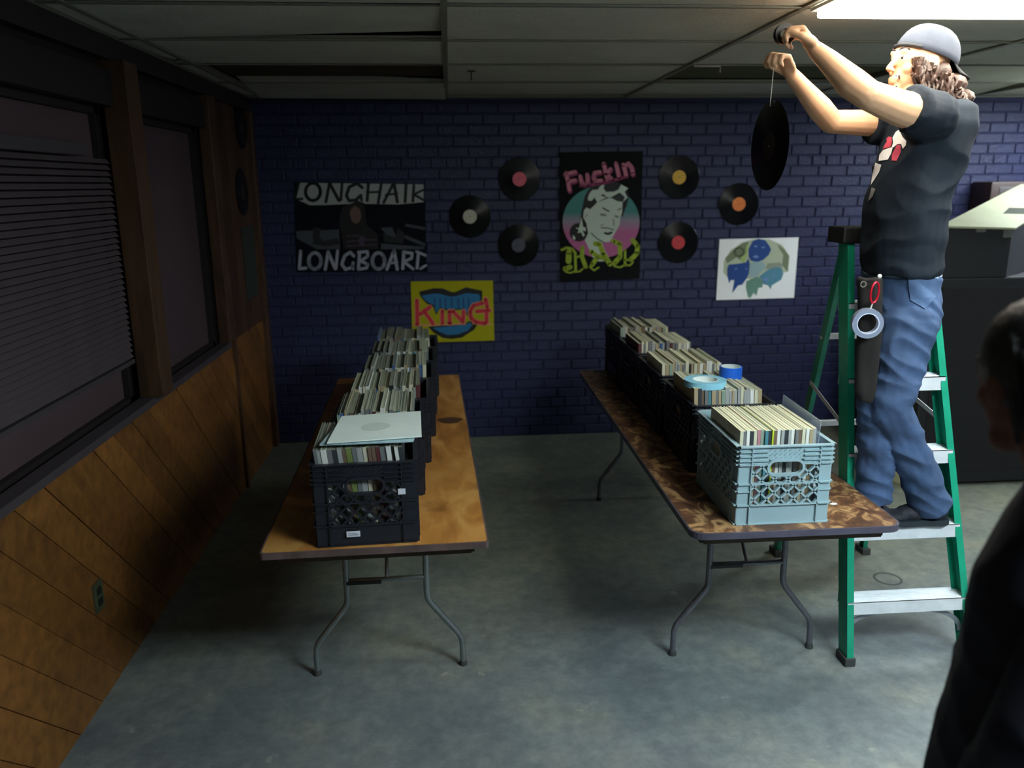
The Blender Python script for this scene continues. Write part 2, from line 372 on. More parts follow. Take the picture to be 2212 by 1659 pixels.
# ================================================================= TABLES
def table(label, cx, y0, y1, rz, top_m, edge_m, leg_m, corner):
    W, ZT = 0.735, 0.745; D = y1-y0
    t = thing('folding_table', label, 'table', (cx, y0, 0), rz)
    bm = NB(); pts = []
    for sx, sy, a0 in ((1,0,-90),(1,1,0),(-1,1,90),(-1,0,180)):
        cxx, cyy = sx*(W/2-corner), (D-corner if sy else corner)
        for k in range(6): a = math.radians(a0+18*k); pts.append((cxx+corner*math.cos(a), cyy+corner*math.sin(a)))
    prism(bm, [(x, y, ZT-0.016) for x, y in pts], (0,0,0.016)); obj('tabletop', bm, top_m, t)
    bm = NB(); n = len(pts); o_ = [(x*(1+0.006/W*2), (y-D/2)*(1+0.006/D*2)+D/2) for x, y in pts]
    for i in range(n):
        a, b, c, d = o_[i], o_[(i+1)%n], pts[(i+1)%n], pts[i]
        prism(bm, [(a[0],a[1],ZT-0.024),(b[0],b[1],ZT-0.024),(c[0],c[1],ZT-0.024),(d[0],d[1],ZT-0.024)], (0,0,0.023))
    obj('edge_banding', bm, edge_m, t)
    bm = NB()
    for s in (-1, 1): bxx(bm, s*(W/2-0.05)-0.011, s*(W/2-0.05)+0.011, 0.05, D-0.05, ZT-0.06, ZT-0.016)
    for y in (0.05, D/2, D-0.05): bxx(bm, -W/2+0.05, W/2-0.05, y-0.011, y+0.011, ZT-0.06, ZT-0.016)
    obj('apron', bm, mat('apron_wood', (74,58,44), 0.6), t)
    for yy, back in ((0.44, 1), (D-0.34, -1)):
        for s in (-1, 1):
            bm = NB()
            P = [(0.155, 0, 0.70), (0.155, 0, 0.33), (0.158, 0, 0.305), (0.168, 0, 0.285), (0.275, 0, 0.145), (0.285, 0, 0.125), (0.29, 0, 0.10), (0.292, 0, 0.0)]
            tube(bm, [(s*x, yy+0.0*z, z+0.001) for x, y, z in P], 0.0125, 12)
            l = obj('leg', bm, leg_m, t, True)
            bm = NB(); lathe(bm, [(0,0),(0.017,0),(0.017,0.006),(0.014,0.02),(0,0.02)], 12, Matrix.Translation((s*0.292, yy, 0))); obj('foot_cap', bm, mat('grey_rubber', (60,62,62), 0.8), l, True)
        bm = NB(); tube(bm, [(-0.155, yy, 0.40), (0.155, yy, 0.40)], 0.010, 10); obj('crossbar', bm, leg_m, t, True)
        bm = NB(); tube(bm, [(-0.155, yy, 0.69), (0.155, yy, 0.69)], 0.011, 10)
        tube(bm, [(0, yy, 0.40), (0, yy+back*0.16, 0.56), (0, yy+back*0.34, 0.72)], 0.007, 8); obj('folding_brace', bm, leg_m, t, True)
        bm = NB(); bxx(bm, -0.155, -0.02, yy-0.013, yy+0.013, 0.388, 0.402) ; obj('latch_sleeve', bm, mat('latch_black', (30,32,34), 0.5), t)
    return t
def topmat(name, c1, c2, c3, scale, seed):
    m = bpy.data.materials.new(name); m.use_nodes = True; nt = m.node_tree; N = nt.nodes; L = nt.links; b = N['Principled BSDF']
    tc = N.new('ShaderNodeTexCoord'); mp = N.new('ShaderNodeMapping'); mp.inputs['Scale'].default_value = ((3, 1, 1) if scale < 5 else (1.3, 1, 1)); mp.inputs['Location'].default_value = (seed, seed, 0); L.new(tc.outputs['Object'], mp.inputs[0])
    n = N.new('ShaderNodeTexNoise'); n.inputs['Scale'].default_value = scale; n.inputs['Detail'].default_value = 9; n.inputs['Distortion'].default_value = 1.2; L.new(mp.outputs[0], n.inputs[0])
    r = N.new('ShaderNodeValToRGB'); L.new(n.outputs[0], r.inputs[0]); e = r.color_ramp.elements; e.new(0.5)
    for i, (p, c) in enumerate(((0.32, c1), (0.5, c2), (0.64, c3))): e[i].position = p; e[i].color = (*lin(c), 1)
    n2 = N.new('ShaderNodeTexNoise'); n2.inputs['Scale'].default_value = 5; n2.inputs['Detail'].default_value = 4; L.new(tc.outputs['Object'], n2.inputs[0])
    r2 = N.new('ShaderNodeValToRGB'); L.new(n2.outputs[0], r2.inputs[0]); r2.color_ramp.elements[0].position = .58; r2.color_ramp.elements[1].position = .70
    r2.color_ramp.elements[0].color = (1,1,1,1); r2.color_ramp.elements[1].color = (.45,.4,.36,1)
    mx = N.new('ShaderNodeMix'); mx.data_type = 'RGBA'; mx.blend_type = 'MULTIPLY'; mx.inputs[0].default_value = 0.8
    L.new(r.outputs[0], mx.inputs[6]); L.new(r2.outputs[0], mx.inputs[7]); L.new(mx.outputs[2], b.inputs['Base Color'])
    b.inputs['Roughness'].default_value = 0.5
    return m
M_TOPL = topmat('worn_orange_plywood', (150,98,44), (178,122,58), (196,146,80), 3, 1.3)
M_TOPR = topmat('flaking_brown_varnish', (60,40,28), (98,66,44), (168,134,92), 12, 5.1)
M_STEEL = mat('galvanised_tube', (150,158,158), 0.35, 0.85, var=0.1, scale=20)
M_STEELR = mat('dull_grey_tube', (118,120,128), 0.4, 0.7, var=0.15, scale=20)
RZL = math.radians(1.6)
table('orange-topped wooden folding table under the left row of black crates', -0.272, 2.465, 4.90, RZL, M_TOPL, mat('grubby_edge', (92,74,72), 0.6, var=0.3, scale=12), M_STEEL, 0.012)
table('brown worn folding table with rounded corners carrying the grey crate', 1.165, 2.465, 4.93, 0, M_TOPR, mat('purple_grey_metal_edge', (96,92,108), 0.4, 0.5, var=0.2), M_STEELR, 0.05)
# stain lying in the left tabletop
p = atZ(972, 908, 0.7455); bm = NB()
prism(bm, [(p.x+0.062*math.cos(a)*(1+.15*math.sin(3*a)), p.y+0.055*math.sin(a), 0.7453) for a in [2*PI*k/20 for k in range(20)]], (0,0,0.0006))
o = obj('burn_stain', bm, mat('burnt_stain', (74,46,24), 0.7, var=0.4, scale=30)); tag(o, 'dark oval burn stain on the orange left tabletop', 'stain')

# ================================================================= CRATES
CH = 0.285
def crate_panel(bm, W, M):
    def R(u0, u1, v0, v1, d0=-0.003, d1=0.002): bxx(bm, u0, u1, d0, d1, v0, v1, M)
    cw = 0.043; z1 = CH
    R(0, cw, 0.0, z1); R(W-cw, W, 0.0, z1)
    hx = 0.062
    R(cw, W/2-hx, z1-0.066, z1); R(W/2+hx, W-cw, z1-0.066, z1)
    R(W/2-hx, W/2+hx, z1-0.050, z1)
    R(cw, W-cw, 0.0, 0.068)
    # horizontal ribs in the side fields
    for v in (z1-0.002, z1-0.019, z1-0.035, z1-0.051, z1-0.066):
        for a, b in ((0.0, cw-0.004), (cw+0.002, W/2-hx), (W/2+hx, W-cw-0.002), (W-cw+0.004, W)): R(a, b, v-0.0022, v+0.0022, 0, 0.010)
    R(0, W, z1-0.004, z1+0.001, -0.004, 0.012)
    for v in (0.072, 0.150):
        R(0, cw, v-0.0025, v+0.0025, 0, 0.010); R(W-cw, W, v-0.0025, v+0.0025, 0, 0.010); R(cw, W-cw, v-0.0025, v+0.0025, -0.003, 0.010)
    R(0, cw, 0.120, 0.124, 0, 0.008); R(W-cw, W, 0.120, 0.124, 0, 0.008)
    R(0, W, 0.0, 0.004, 0, 0.008)
    for u in (cw, W-cw): R(u-0.002, u+0.002, 0.0, z1, 0, 0.010)
    # handle: stadium ring
    hc, hr, hl = z1-0.078, 0.022, 0.036
    def stad(r):
        P = []
        for s, a0 in ((1, -90), (-1, 90)):
            for k in range(7): a = math.radians(a0+30*k); P.append((W/2+s*hl+r*math.cos(a), hc+r*math.sin(a)))
        return P
    a, b = stad(hr), stad(hr+0.009)
    for i in range(len(a)):
        j = (i+1) % len(a)
        q = [M @ V((x, 0.011, v)) for x, v in (b[i], b[j], a[j], a[i])]
        prism(bm, q, (M @ V((0,-0.014,0))) - (M @ V((0,0,0))))
    # lattice
    lo, hi = 0.070, z1-0.066
    for fam in (1, -1):
        c = -0.6
        while c < 0.9:
            run = []; u = cw
            while u <= W-cw+1e-6:
                v = lo + fam*(u-c) if fam > 0 else lo + (c-u)
                inside = lo <= v <= hi
                du = max(abs(u-W/2)-hl, 0); dd = math.hypot(du, v-hc)
                if inside and dd > hr+0.006: run.append((u, v))
                else:
                    if len(run) > 2: seg(bm, run[0], run[-1], M)
                    run = []
                u += 0.003
            if len(run) > 2: seg(bm, run[0], run[-1], M)
            c += 0.047
    # small raised diagonals of the label field above the handle
    for i in range(7):
        for j in range(3):
            u = W/2-hx+0.012+i*0.017; v = z1-0.046+j*0.015
            seg(bm, (u-0.005, v+0.004), (u+0.005, v-0.004), M, 0.0018, 0.005)
def seg(bm, a, b, M, hw=0.0032, dd=0.009):
    d = V((b[0]-a[0], b[1]-a[1])).normalized(); n = V((-d.y, d.x))*hw
    q = [M @ V((x, dd, v)) for x, v in ((a[0]+n.x, a[1]+n.y), (b[0]+n.x, b[1]+n.y), (b[0]-n.x, b[1]-n.y), (a[0]-n.x, a[1]-n.y))]
    prism(bm, q, (M @ V((0,-dd-0.002,0))) - (M @ V((0,0,0))))
def make_crate(label, W, D, m, group):
    t = thing('milk_crate', label, 'crate', (0,0,0), 0, group)
    def panel(w, M): bm = NB(); crate_panel(bm, w, M); return bm
    RzF = Matrix.Translation((W/2, 0, 0)) @ Matrix.Rotation(PI, 4, 'Z')       # outward = -Y
    obj('side_panel', panel(W, RzF), m, t)
    obj('side_panel', panel(W, Matrix.Translation((-W/2, D, 0))), m, t)
    obj('side_panel', panel(D, Matrix.Translation((-W/2, 0, 0)) @ Matrix.Rotation(PI/2, 4, 'Z')), m, t)
    obj('side_panel', panel(D, Matrix.Translation((W/2, D, 0)) @ Matrix.Rotation(-PI/2, 4, 'Z')), m, t)
    bm = NB()
    n = 7
    for i in range(n+1):
        x = -W/2+0.004 + (W-0.008)*i/n; bxx(bm, x-0.004, x+0.004, 0, D, 0.002, 0.010)
    for i in range(n+1):
        y = 0.004+(D-0.008)*i/n; bxx(bm, -W/2, W/2, y-0.004, y+0.004, 0.001, 0.009)
    obj('crate_floor', bm, m, t)
    return t
M_BLK = mat('black_crate_plastic', (34,36,44), 0.33)
M_GRY = mat('grey_crate_plastic', (146,172,180), 0.45, var=0.05)
ORD = ['first','second','third','fourth','fifth','sixth','seventh','eighth','ninth','tenth','eleventh','twelfth','thirteenth','fourteenth','fifteenth','sixteenth','seventeenth','eighteenth','nineteenth','twentieth','twenty-first','twenty-second','twenty-third','twenty-fourth','twenty-fifth','twenty-sixth']
ZT = 0.746
crL = [(2.487, -0.298, 0.315), (2.905, -0.292, 0.33), (3.275, -0.276, 0.33), (3.645, -0.262, 0.33), (4.015, -0.262, 0.33), (4.385, -0.256, 0.33)]
crR = [(2.520, 1.122, 0.40), (3.04, 1.125, 0.40), (3.56, 1.125, 0.40), (4.07, 1.13, 0.40), (4.53, 1.135, 0.36)]
WC = 0.325
protoB = make_crate('x', WC, 0.345, M_BLK, 'black milk crates on the left table')
protoR = make_crate('x', WC, 0.445, M_BLK, 'black milk crates on the right table')
protoG = make_crate('grey milk crate full of records at the front of the right table', WC, 0.445, M_GRY, 'milk crates on the tables')
del protoG['group']
crates = []
for i, (y, x, d) in enumerate(crL):
    o = protoB if i == 0 else dup(protoB)
    o.location = (x, y, ZT); o.rotation_euler.z = RZL if i else math.radians(3.0)
    o['label'] = ['front black milk crate with two white stickers, left table', 'black milk crate just behind the stickered front crate, left table', 'third black milk crate from the front, left table', 'fourth black milk crate from the front, left table', 'fifth black milk crate from the front, left table', 'rearmost black milk crate by the brick wall, left table'][i]
    crates.append((o, ['front crate of the left table', 'second crate of the left table', 'third crate of the left table', 'fourth crate of the left table', 'fifth crate of the left table', 'rearmost crate of the left table'][i], 345, 0))
for i, (y, x, d) in enumerate(crR):
    o = protoG if i == 0 else (protoR if i == 1 else dup(protoR))
    o.location = (x, y, ZT); o.rotation_euler.z = 0
    if i: o['label'] = ['', 'black milk crate under the two tape rolls, right table', 'middle black milk crate behind the tape rolls, right table', 'second-last black milk crate on the right table', 'rearmost black milk crate by the brick wall, right table'][i]
    crates.append((o, ['grey crate of the right table', 'tape-roll crate of the right table', 'middle crate of the right table', 'second-last crate of the right table', 'rearmost crate of the right table'][i], 445, 1))
# stickers of the front crate (parts of it)
fc = crates[0][0]
for u, v, sw, sh, nm in ((-0.163+0.118, 0.044, 0.044, 0.020, 'paper_label'), (0.118, 0.183, 0.024, 0.020, 'paper_label')):
    bm = NB(); bxx(bm, u-sw/2, u+sw/2, -0.0125, -0.0115, v-sh/2, v+sh/2)
    o = obj(nm, bm, mat('white_sticker', (225,228,240), 0.5)); o.parent = fc; o['label'] = 'white paper sticker'
bm = NB(); bxx(bm, -0.062, -0.028, -0.0132, -0.0126, 0.040, 0.042); bxx(bm, -0.062, -0.034, -0.0132, -0.0126, 0.045, 0.047)
o = obj('label_print', bm, mat('grey_print', (120,124,140), 0.6)); o.parent = fc

# ---------------------------------------------------------------- record sleeves
PAL = {'cream': (206,204,178), 'white': (222,224,218), 'pale grey': (160,164,162), 'grey': (112,116,118), 'charcoal': (48,54,60), 'black': (26,28,30),
       'brown': (112,92,76), 'tan': (168,152,120), 'pink': (184,128,138), 'pale green': (136,158,140), 'teal blue': (70,128,140), 'blue': (60,96,150),
       'lime yellow': (196,214,50), 'olive green': (112,128,70), 'maroon': (90,44,48)}
TOPS = {'a': (216,216,186), 'b': (178,182,158), 'c': (140,146,128)}
SM = {}
def sleeve_mesh(c, tp):
    k = (c, tp)
    if k in SM: return SM[k]
    bm = NB(); H, D, T = 0.313, 0.313, 1.0
    # folded card: spine at -Y, two boards, inner paper slightly below the boards at the opening
    for x0, x1 in ((-0.5, -0.30), (0.30, 0.5)): bxx(bm, x0, x1, 0.0, D, 0.0, H)
    bxx(bm, -0.46, 0.46, -0.0012, 0.003, 0.0, H-0.001)
    n0 = len(bm.faces); bxx(bm, -0.28, 0.28, 0.004, D-0.004, 0.002, H-0.0015)
    bm.faces.ensure_lookup_table()
    for f in list(bm.faces)[n0:]: f.material_index = 1
    bmesh.ops.recalc_face_normals(bm, faces=bm.faces)
    for f in bm.faces:
        if f.normal.z > 0.9: f.material_index = 1
    SM[k] = mesh('record_sleeve', bm, [mat('sleeve_'+c.replace(' ', '_'), PAL[c], 0.55, var=0.12, scale=25), mat('paper_'+tp, TOPS[tp], 0.8, var=0.15, scale=40)])
    return SM[k]
seqG = ['cream','grey','white','charcoal','cream','pink','pale green','teal blue','charcoal','lime yellow','brown','white','pale grey','charcoal','pale grey','white','grey','brown','cream','white','tan','pale grey']
seqF = ['grey','pale grey','white','grey','charcoal','pale grey','brown','olive green','grey','pale grey','cream','brown','brown','maroon','grey','white','black','white','charcoal']
bulk = ['cream','pale grey','grey','tan','white','pale grey','grey','brown','charcoal','pale green','cream','tan','pale grey','grey','black','white','blue','teal blue','maroon']
cnt = 0
for ci, (cr, desc, D, side) in enumerate(crates):
    seq = seqG if ci == 6 else (seqF if ci == 0 else [random.choice(bulk) for _ in range(random.choice((19,20,21)))])
    n = len(seq); ths = [random.uniform(0.7, 1.4) for _ in seq]; 
    if ci == 6: ths = [1 if c != 'lime yellow' else 0.5 for c in seq]
    span = 0.285 if ci != 6 else 0.272
    u0 = -0.144 if ci == 0 else -0.152
    sc = span/sum(ths); u = u0
    lean = 0.0 if ci == 6 else random.uniform(-0.05, 0.05)
    if ci == 0: lean = -0.10
    yoff = 0.012 if side == 0 else (0.035 if ci == 6 else 0.04)
    Mc = Matrix.Translation(cr.location) @ Matrix.Rotation(cr.rotation_euler.z, 4, 'Z')
    for i, c in enumerate(seq):
        th = ths[i]*sc
        me = sleeve_mesh(c, random.choice('aab') if ci >= 6 else random.choice('bcc'))
        o = bpy.data.objects.new('record_sleeve', me); C.objects.link(o)
        ln = lean + random.uniform(-0.002, 0.002)
        h = random.uniform(0.0, 0.004) + (random.choice((0, 0, 0.012)) if ci not in (0, 6) else 0)
        loc = Mc @ V((u+th/2 - (0.0 if ci else 0.0), yoff+random.uniform(0, 0.008), 0.013+h))
        if abs(ln) > 0.02: loc = loc + V((-math.sin(ln)*0.15 if ci == 0 else -math.sin(ln)*0.15, 0, 0.004))
        o.location = loc
        o.rotation_euler = (0, ln, cr.rotation_euler.z + (0 if ci == 6 else random.uniform(-0.01, 0.01)))
        o.scale = (th*0.93, 1, 1)
        u += th
        side_s = ORD[i] + ' from the left' if i <= n//2 else ORD[n-1-i] + ' from the right'
        side_s = side_s.replace('first from the', 'outermost at the')
        tag(o, '%s record sleeve, %s in the %s' % (c, side_s, desc), 'record', 'records in the ' + desc); cnt += 1
print('sleeves', cnt)
# clear plastic outer sleeve leaning out at the right of the grey crate
q = [atZ(1668, 853, 1.13), atZ(1776, 897, 1.13)]
bm = NB(); p0, p1 = V((1.262, 2.555, 1.13)), V((1.262, 2.90, 1.13))
prism(bm, [V((1.248, 2.575, 0.77)), V((1.248, 2.90, 0.77)), V((1.262, 2.90, 1.105)), V((1.262, 2.575, 1.095))], (0.0015, 0, 0))
o = obj('plastic_sleeve', bm, mat('clear_polythene', (206,216,236), 0.25, alpha=0.45)); tag(o, 'clear plastic record sleeve leaning at the right inside the grey crate', 'sleeve', None)

# white sleeve and light blue sleeve lying on the front left crate
zs = ZT+0.352
def flat_sleeve(name, label, pts, z, m, tilt=0):
    P = [atZ(x, y, z) for x, y in pts]; bm = NB(); prism(bm, [(p.x, p.y, z+tilt*(p.y-P[0].y)) for p in P], (0,0,0.004))
    return tag(obj(name, bm, m), label, 'record')
flat_sleeve('record_sleeve', 'pale blue record sleeve lying under the white one on the front left crate', [(690,963), (893,955), (905,915), (742,902)], zs-0.008, mat('pale_blue_card', (184,216,224), 0.5, var=0.25, scale=8))
fs = flat_sleeve('record_sleeve', 'plain white record sleeve lying flat on top of the front left crate', [(706,959), (911,944), (909,890), (738,901)], zs, mat('white_card', (238,250,244), 0.5, var=0.03))
pc = atZ(812, 922, zs+0.004); bm = NB(); lathe(bm, [(0,0.0002),(0.05,0.0002),(0.05,0.0009),(0,0.0009)], 28, Matrix.Translation((pc.x, pc.y, zs+0.004))); obj('ring_wear', bm, mat('ring_wear', (214,228,220), 0.6), fs)
# white record with a dark mark poking from the front crate
# tape rolls
def roll(name, label, p, R, r, h, m, mi, M=None, cat='tape'):
    t = thing(name, label, cat, p)
    bm = NB(); lathe(bm, [(r+0.003,0),(R,0),(R,h),(r+0.003,h)], 40, M, True); obj('tape_winding', bm, m, t, True)
    bm = NB(); lathe(bm, [(r,0),(r+0.003,0),(r+0.003,h+0.001),(r,h+0.001)], 40, M, True); obj('cardboard_core', bm, mi, t, True)
    return t
p = atZ(1523, 832, 1.083)
t = roll('tape_roll', 'wide pale blue tape roll lying on the records of the right table', (p.x, p.y, ZT+0.336), 0.086, 0.050, 0.026, mat('pale_blue_tape', (150,214,236), 0.3), mat('white_core', (226,236,236), 0.5))
p = atZ(1575, 818, 1.083)
t = roll('tape_roll', 'bright blue masking tape roll behind the pale blue one', (p.x+0.012, p.y+0.02, ZT+0.336), 0.048, 0.039, 0.050, mat('bright_blue_tape', (30,108,232), 0.45), MATS['white_core'])
# small paper scrap
p = atZ(1800, 1089, ZT); bm = NB(); prism(bm, [(p.x+a, p.y+b, ZT+0.0006) for a, b in ((-.015,0),(-.004,-.009),(.012,-.006),(.016,.004),(.002,.011))], (0,0,0.0012))
tag(obj('paper_scrap', bm, MATS['white_card']), 'tiny white paper scrap on the brown table beside the grey crate', 'paper')

# ================================================================= VINYL RECORDS
M_VINYL = None
def vinylmat():
    m = bpy.data.materials.new('vinyl'); m.use_nodes = True; nt = m.node_tree; N = nt.nodes; L = nt.links; b = N['Principled BSDF']
    b.inputs['Base Color'].default_value = (0.006,0.006,0.007,1); b.inputs['Roughness'].default_value = 0.2; b.inputs['Specular IOR Level'].default_value = 0.18
    b.inputs['Anisotropic'].default_value = 0.5
    tc = N.new('ShaderNodeTexCoord'); w = N.new('ShaderNodeTexWave'); w.wave_type = 'RINGS'; w.rings_direction = 'Z'; w.inputs['Scale'].default_value = 60
    L.new(tc.outputs['Object'], w.inputs[0]); bp = N.new('ShaderNodeBump'); bp.inputs['Strength'].default_value = 0.25; bp.inputs['Distance'].default_value = 0.001
    L.new(w.outputs[1], bp.inputs['Height']); L.new(bp.outputs[0], b.inputs['Normal'])
    tg = N.new('ShaderNodeTangent'); tg.direction_type = 'RADIAL'; tg.axis = 'Z'; L.new(tg.outputs[0], b.inputs['Tangent'])
    return m
M_VINYL = vinylmat()
bm = NB(); lathe(bm, [(0.0036,0),(0.150,0),(0.152,0.001),(0.150,0.002),(0.146,0.0026),(0.053,0.0022),(0.051,0.0028),(0.0036,0.0028)], 64, None, True); VM = mesh('vinyl_disc', bm, M_VINYL, True)
def vinyl(label, loc, rot, col, nm):
    t = thing('vinyl_record', label, 'record', loc); t.rotation_euler = rot
    obj('disc', VM, None, t)
    bm = NB(); lathe(bm, [(0.0036,0.0029),(0.050,0.0029),(0.050,0.0034),(0.0036,0.0034)], 32, None, True); lathe(bm, [(0.0036,-0.0006),(0.050,-0.0006),(0.050,-0.0001),(0.0036,-0.0001)], 32, None, True)
    obj('centre_label', bm, mat(nm, col, 0.55, var=0.06, scale=30), t)
    return t
RB = (PI/2, 0, 0)
YP = YB-0.008
for px, py, col, nm, lab in ((1015,468,(206,206,184),'label_cream','vinyl record with cream label beside the longboard poster'),
    (1122,387,(232,104,124),'label_pink','vinyl record with pink label, upper one left of the woman poster'),
    (1120,530,(80,84,100),'label_slate','vinyl record with dark grey label, lower one left of the woman poster'),
    (1467,383,(232,180,62),'label_yellow','vinyl record with yellow label right of the woman poster'),
    (1465,524,(214,60,66),'label_red','vinyl record with red label right of the woman poster'),
    (1596,441,(238,130,56),'label_orange','vinyl record with orange label above the white globe poster')):
    p = atY(px, py, YP); vinyl(lab, (p.x, YP, p.z), RB, col, nm)
# two on the panelled left wall
for px, py, lab in ((522,270,'upper vinyl record on the wood panel beside the dark corner'), (525,415,'lower vinyl record on the wood panel beside the dark corner')):
    p = atX(px, py, XL+0.004); vinyl(lab, (XL+0.0, p.y, p.z), (0, PI/2, 0), (34,30,32), 'label_black')
# the hanging one
p = atY(1661, 315, 2.86)
vinyl('black vinyl record hanging on a thread below the raised hands', p, (PI/2, math.radians(2), math.radians(93)), (40,26,20), 'label_dark_brown')
bm = NB(); a = atY(1671, 148, 2.83); b_ = atY(1664, 222, 2.86); tube(bm, [a, b_, b_+V((0,0,-0.012))], 0.0014, 6)
tag(obj('thread', bm, mat('white_thread', (200,200,190), 0.6)), 'white thread from the pinching hand down to the hanging record', 'thread')

# green-grey sheet on the panel
a = atX(516, 480, XL); b_ = atX(556, 480, XL)
bm = NB(); bxx(bm, XL-0.004, XL-0.001, 5.48, 5.80, 1.16, 1.64); tag(obj('paper_sheet', bm, mat('dull_green_paper', (44,52,46), 0.7, var=0.1)), 'dull green paper sheet on the panelled wall below the two records', 'poster')

# ================================================================= POSTERS
class Poster:
    def __init__(s, name, label, corners, col, crop, sc, y=None):
        s.o = crop; s.sc = sc; s.n = 0; s.Y = YB-0.013
        s.t = thing(name, label, 'poster', (0,0,0))
        P = [s.w(x, y) for x, y in corners]
        s.t.location = (P[0].x, s.Y, P[0].z); s.base = V((P[0].x, s.Y, P[0].z))
        bm = NB(); prism(bm, [p-s.base for p in P], (0, 0.004, 0)); obj('poster_sheet', bm, mat('sheet_%d_%d_%d' % col, col, 0.7, spec=0.15), s.t)
        s.lay = {}
    def w(s, x, y): return atY(s.o[0]+x*s.sc, s.o[1]+y*s.sc, s.Y)
    def layer(s, nm, col=None, m=None):
        s.n += 1; s.cur = NB(); s.d = -0.0003*s.n; s.info = (nm, m or mat('ink_%02d_%02d_%02d' % tuple(int(c) for c in col), col, 0.6)); return s
    def _poly(s, P):
        P3 = [p - s.base + V((0, s.d, 0)) for p in P]; vs = [s.cur.verts.new(p) for p in P3]
        for t in tessellate_polygon([P3]):
            try: s.cur.faces.new([vs[i] for i in t])
            except ValueError: pass
    def poly(s, pts): s._poly([s.w(x, y) for x, y in pts]); return s
    def ell(s, cx, cy, rx, ry, n=28): return s.poly([(cx+rx*math.cos(2*PI*k/n), cy+ry*math.sin(2*PI*k/n)) for k in range(n)])
    def stroke(s, pts, wd, closed=False):
        h = wd/2; pts = list(pts) + ([pts[0]] if closed else [])
        for a, b in zip(pts, pts[1:]):
            d = V((b[0]-a[0], b[1]-a[1])); 
            if d.length < 1e-6: continue
            d.normalize(); n = V((-d.y, d.x))*h
            s.poly([(a[0]+n.x, a[1]+n.y), (b[0]+n.x, b[1]+n.y), (b[0]-n.x, b[1]-n.y), (a[0]-n.x, a[1]-n.y)])
        for p in pts: s.poly([(p[0]+h*math.cos(2*PI*k/8), p[1]+h*math.sin(2*PI*k/8)) for k in range(8)])
        return s
    def oval(s, cx, cy, rx, ry, wd, n=20): return s.stroke([(cx+rx*math.cos(2*PI*k/n), cy+ry*math.sin(2*PI*k/n)) for k in range(n)], wd, True)
    def letters(s, nm, col, groups):
        s.n += 1
        for g in groups:
            s.cur = NB(); s.d = -0.0003*s.n; s.info = (nm, mat('ink_%02d_%02d_%02d' % tuple(col), col, 0.6))
            for it in g:
                if it[0] == 'o': s.oval(*it[1:])
                else: s.stroke(*it)
            s.done()
        return s
    def done(s):
        nm, m = s.info; me = bpy.data.meshes.new(nm)
        s.cur.to_mesh(me); s.cur.free(); me.materials.append(m); o = bpy.data.objects.new(nm, me); C.objects.link(o); o.parent = s.t
        if nm in ('photo_ground', 'ink_lines', 'grey_shading', 'olive_patches'): o['kind'] = 'stuff'
        return s

# --- longboard poster
P = Poster('poster', 'dark photo poster lettered LONGHAIR LONGBOARD in brush capitals', [(110,95),(2115,120),(2155,1475),(150,1485)], (12,14,26), (620,380), 310/2212)
P.layer('white_band', (168,172,168)).poly([(170,105),(2105,130),(2105,405),(1700,440),(1200,430),(1150,400),(1000,430),(560,450),(350,450),(120,350)]).done()
P.letters('letter', (16,20,24), [[([(185,100),(120,360),(235,355)],40)], [('o',400,245,115,135,52)], [([(655,110),(600,400)],48),([(655,110),(800,380)],52),([(850,110),(830,370)],44)],
    [([(1160,180),(1080,115),(960,170),(915,300),(960,385),(1060,370),(1140,300)],50),([(1140,300),(1150,380)],40)], [([(1255,110),(1235,380)],48),([(1455,110),(1405,415)],46),([(1230,255),(1440,245)],34)],
    [([(1640,115),(1490,410)],46),([(1650,115),(1700,400)],52),([(1520,295),(1700,270)],34)], [([(1835,110),(1820,400)],48)], [([(1955,150),(1940,390)],46),([(1955,285),(2100,370)],40),([(1955,285),(2100,215)],36)]])
P.layer('photo_ground', (66,72,80)).poly([(140,850),(800,825),(820,1130),(460,1130),(150,960)]).poly([(1440,800),(1620,790),(1690,950),(1560,930)]).poly([(1450,1040),(2110,1095),(2110,1130),(1450,1130)]).stroke([(1840,760),(2110,810)],44).stroke([(1830,940),(2110,1060)],50).done()
P.layer('photo_shadow', (26,26,30)).poly([(400,800),(520,800),(500,930),(560,1000),(780,960),(820,1050),(600,1090),(400,1050)]).poly([(1480,880),(1680,960),(1700,800),(1810,880),(1790,1040),(1500,1020)]).done()
P.layer('figure_hair', (14,10,12)).poly([(850,480),(1000,420),(1100,375),(1200,480),(1230,760),(1400,900),(1410,1130),(880,1130),(840,900),(800,700)]).done()
P.layer('figure_face', (112,84,74)).poly([(980,520),(1050,455),(1120,510),(1150,620),(1120,710),(1060,740),(1000,700),(970,600)]).done()
P.layer('figure_stripes', (74,58,82)).stroke([(920,930),(1100,920)],22).stroke([(930,1010),(1120,1000)],22).stroke([(930,1080),(1380,1060)],22).stroke([(1180,990),(1370,980)],22).poly([(1110,930),(1200,930),(1190,1070),(1110,1060)]).done()
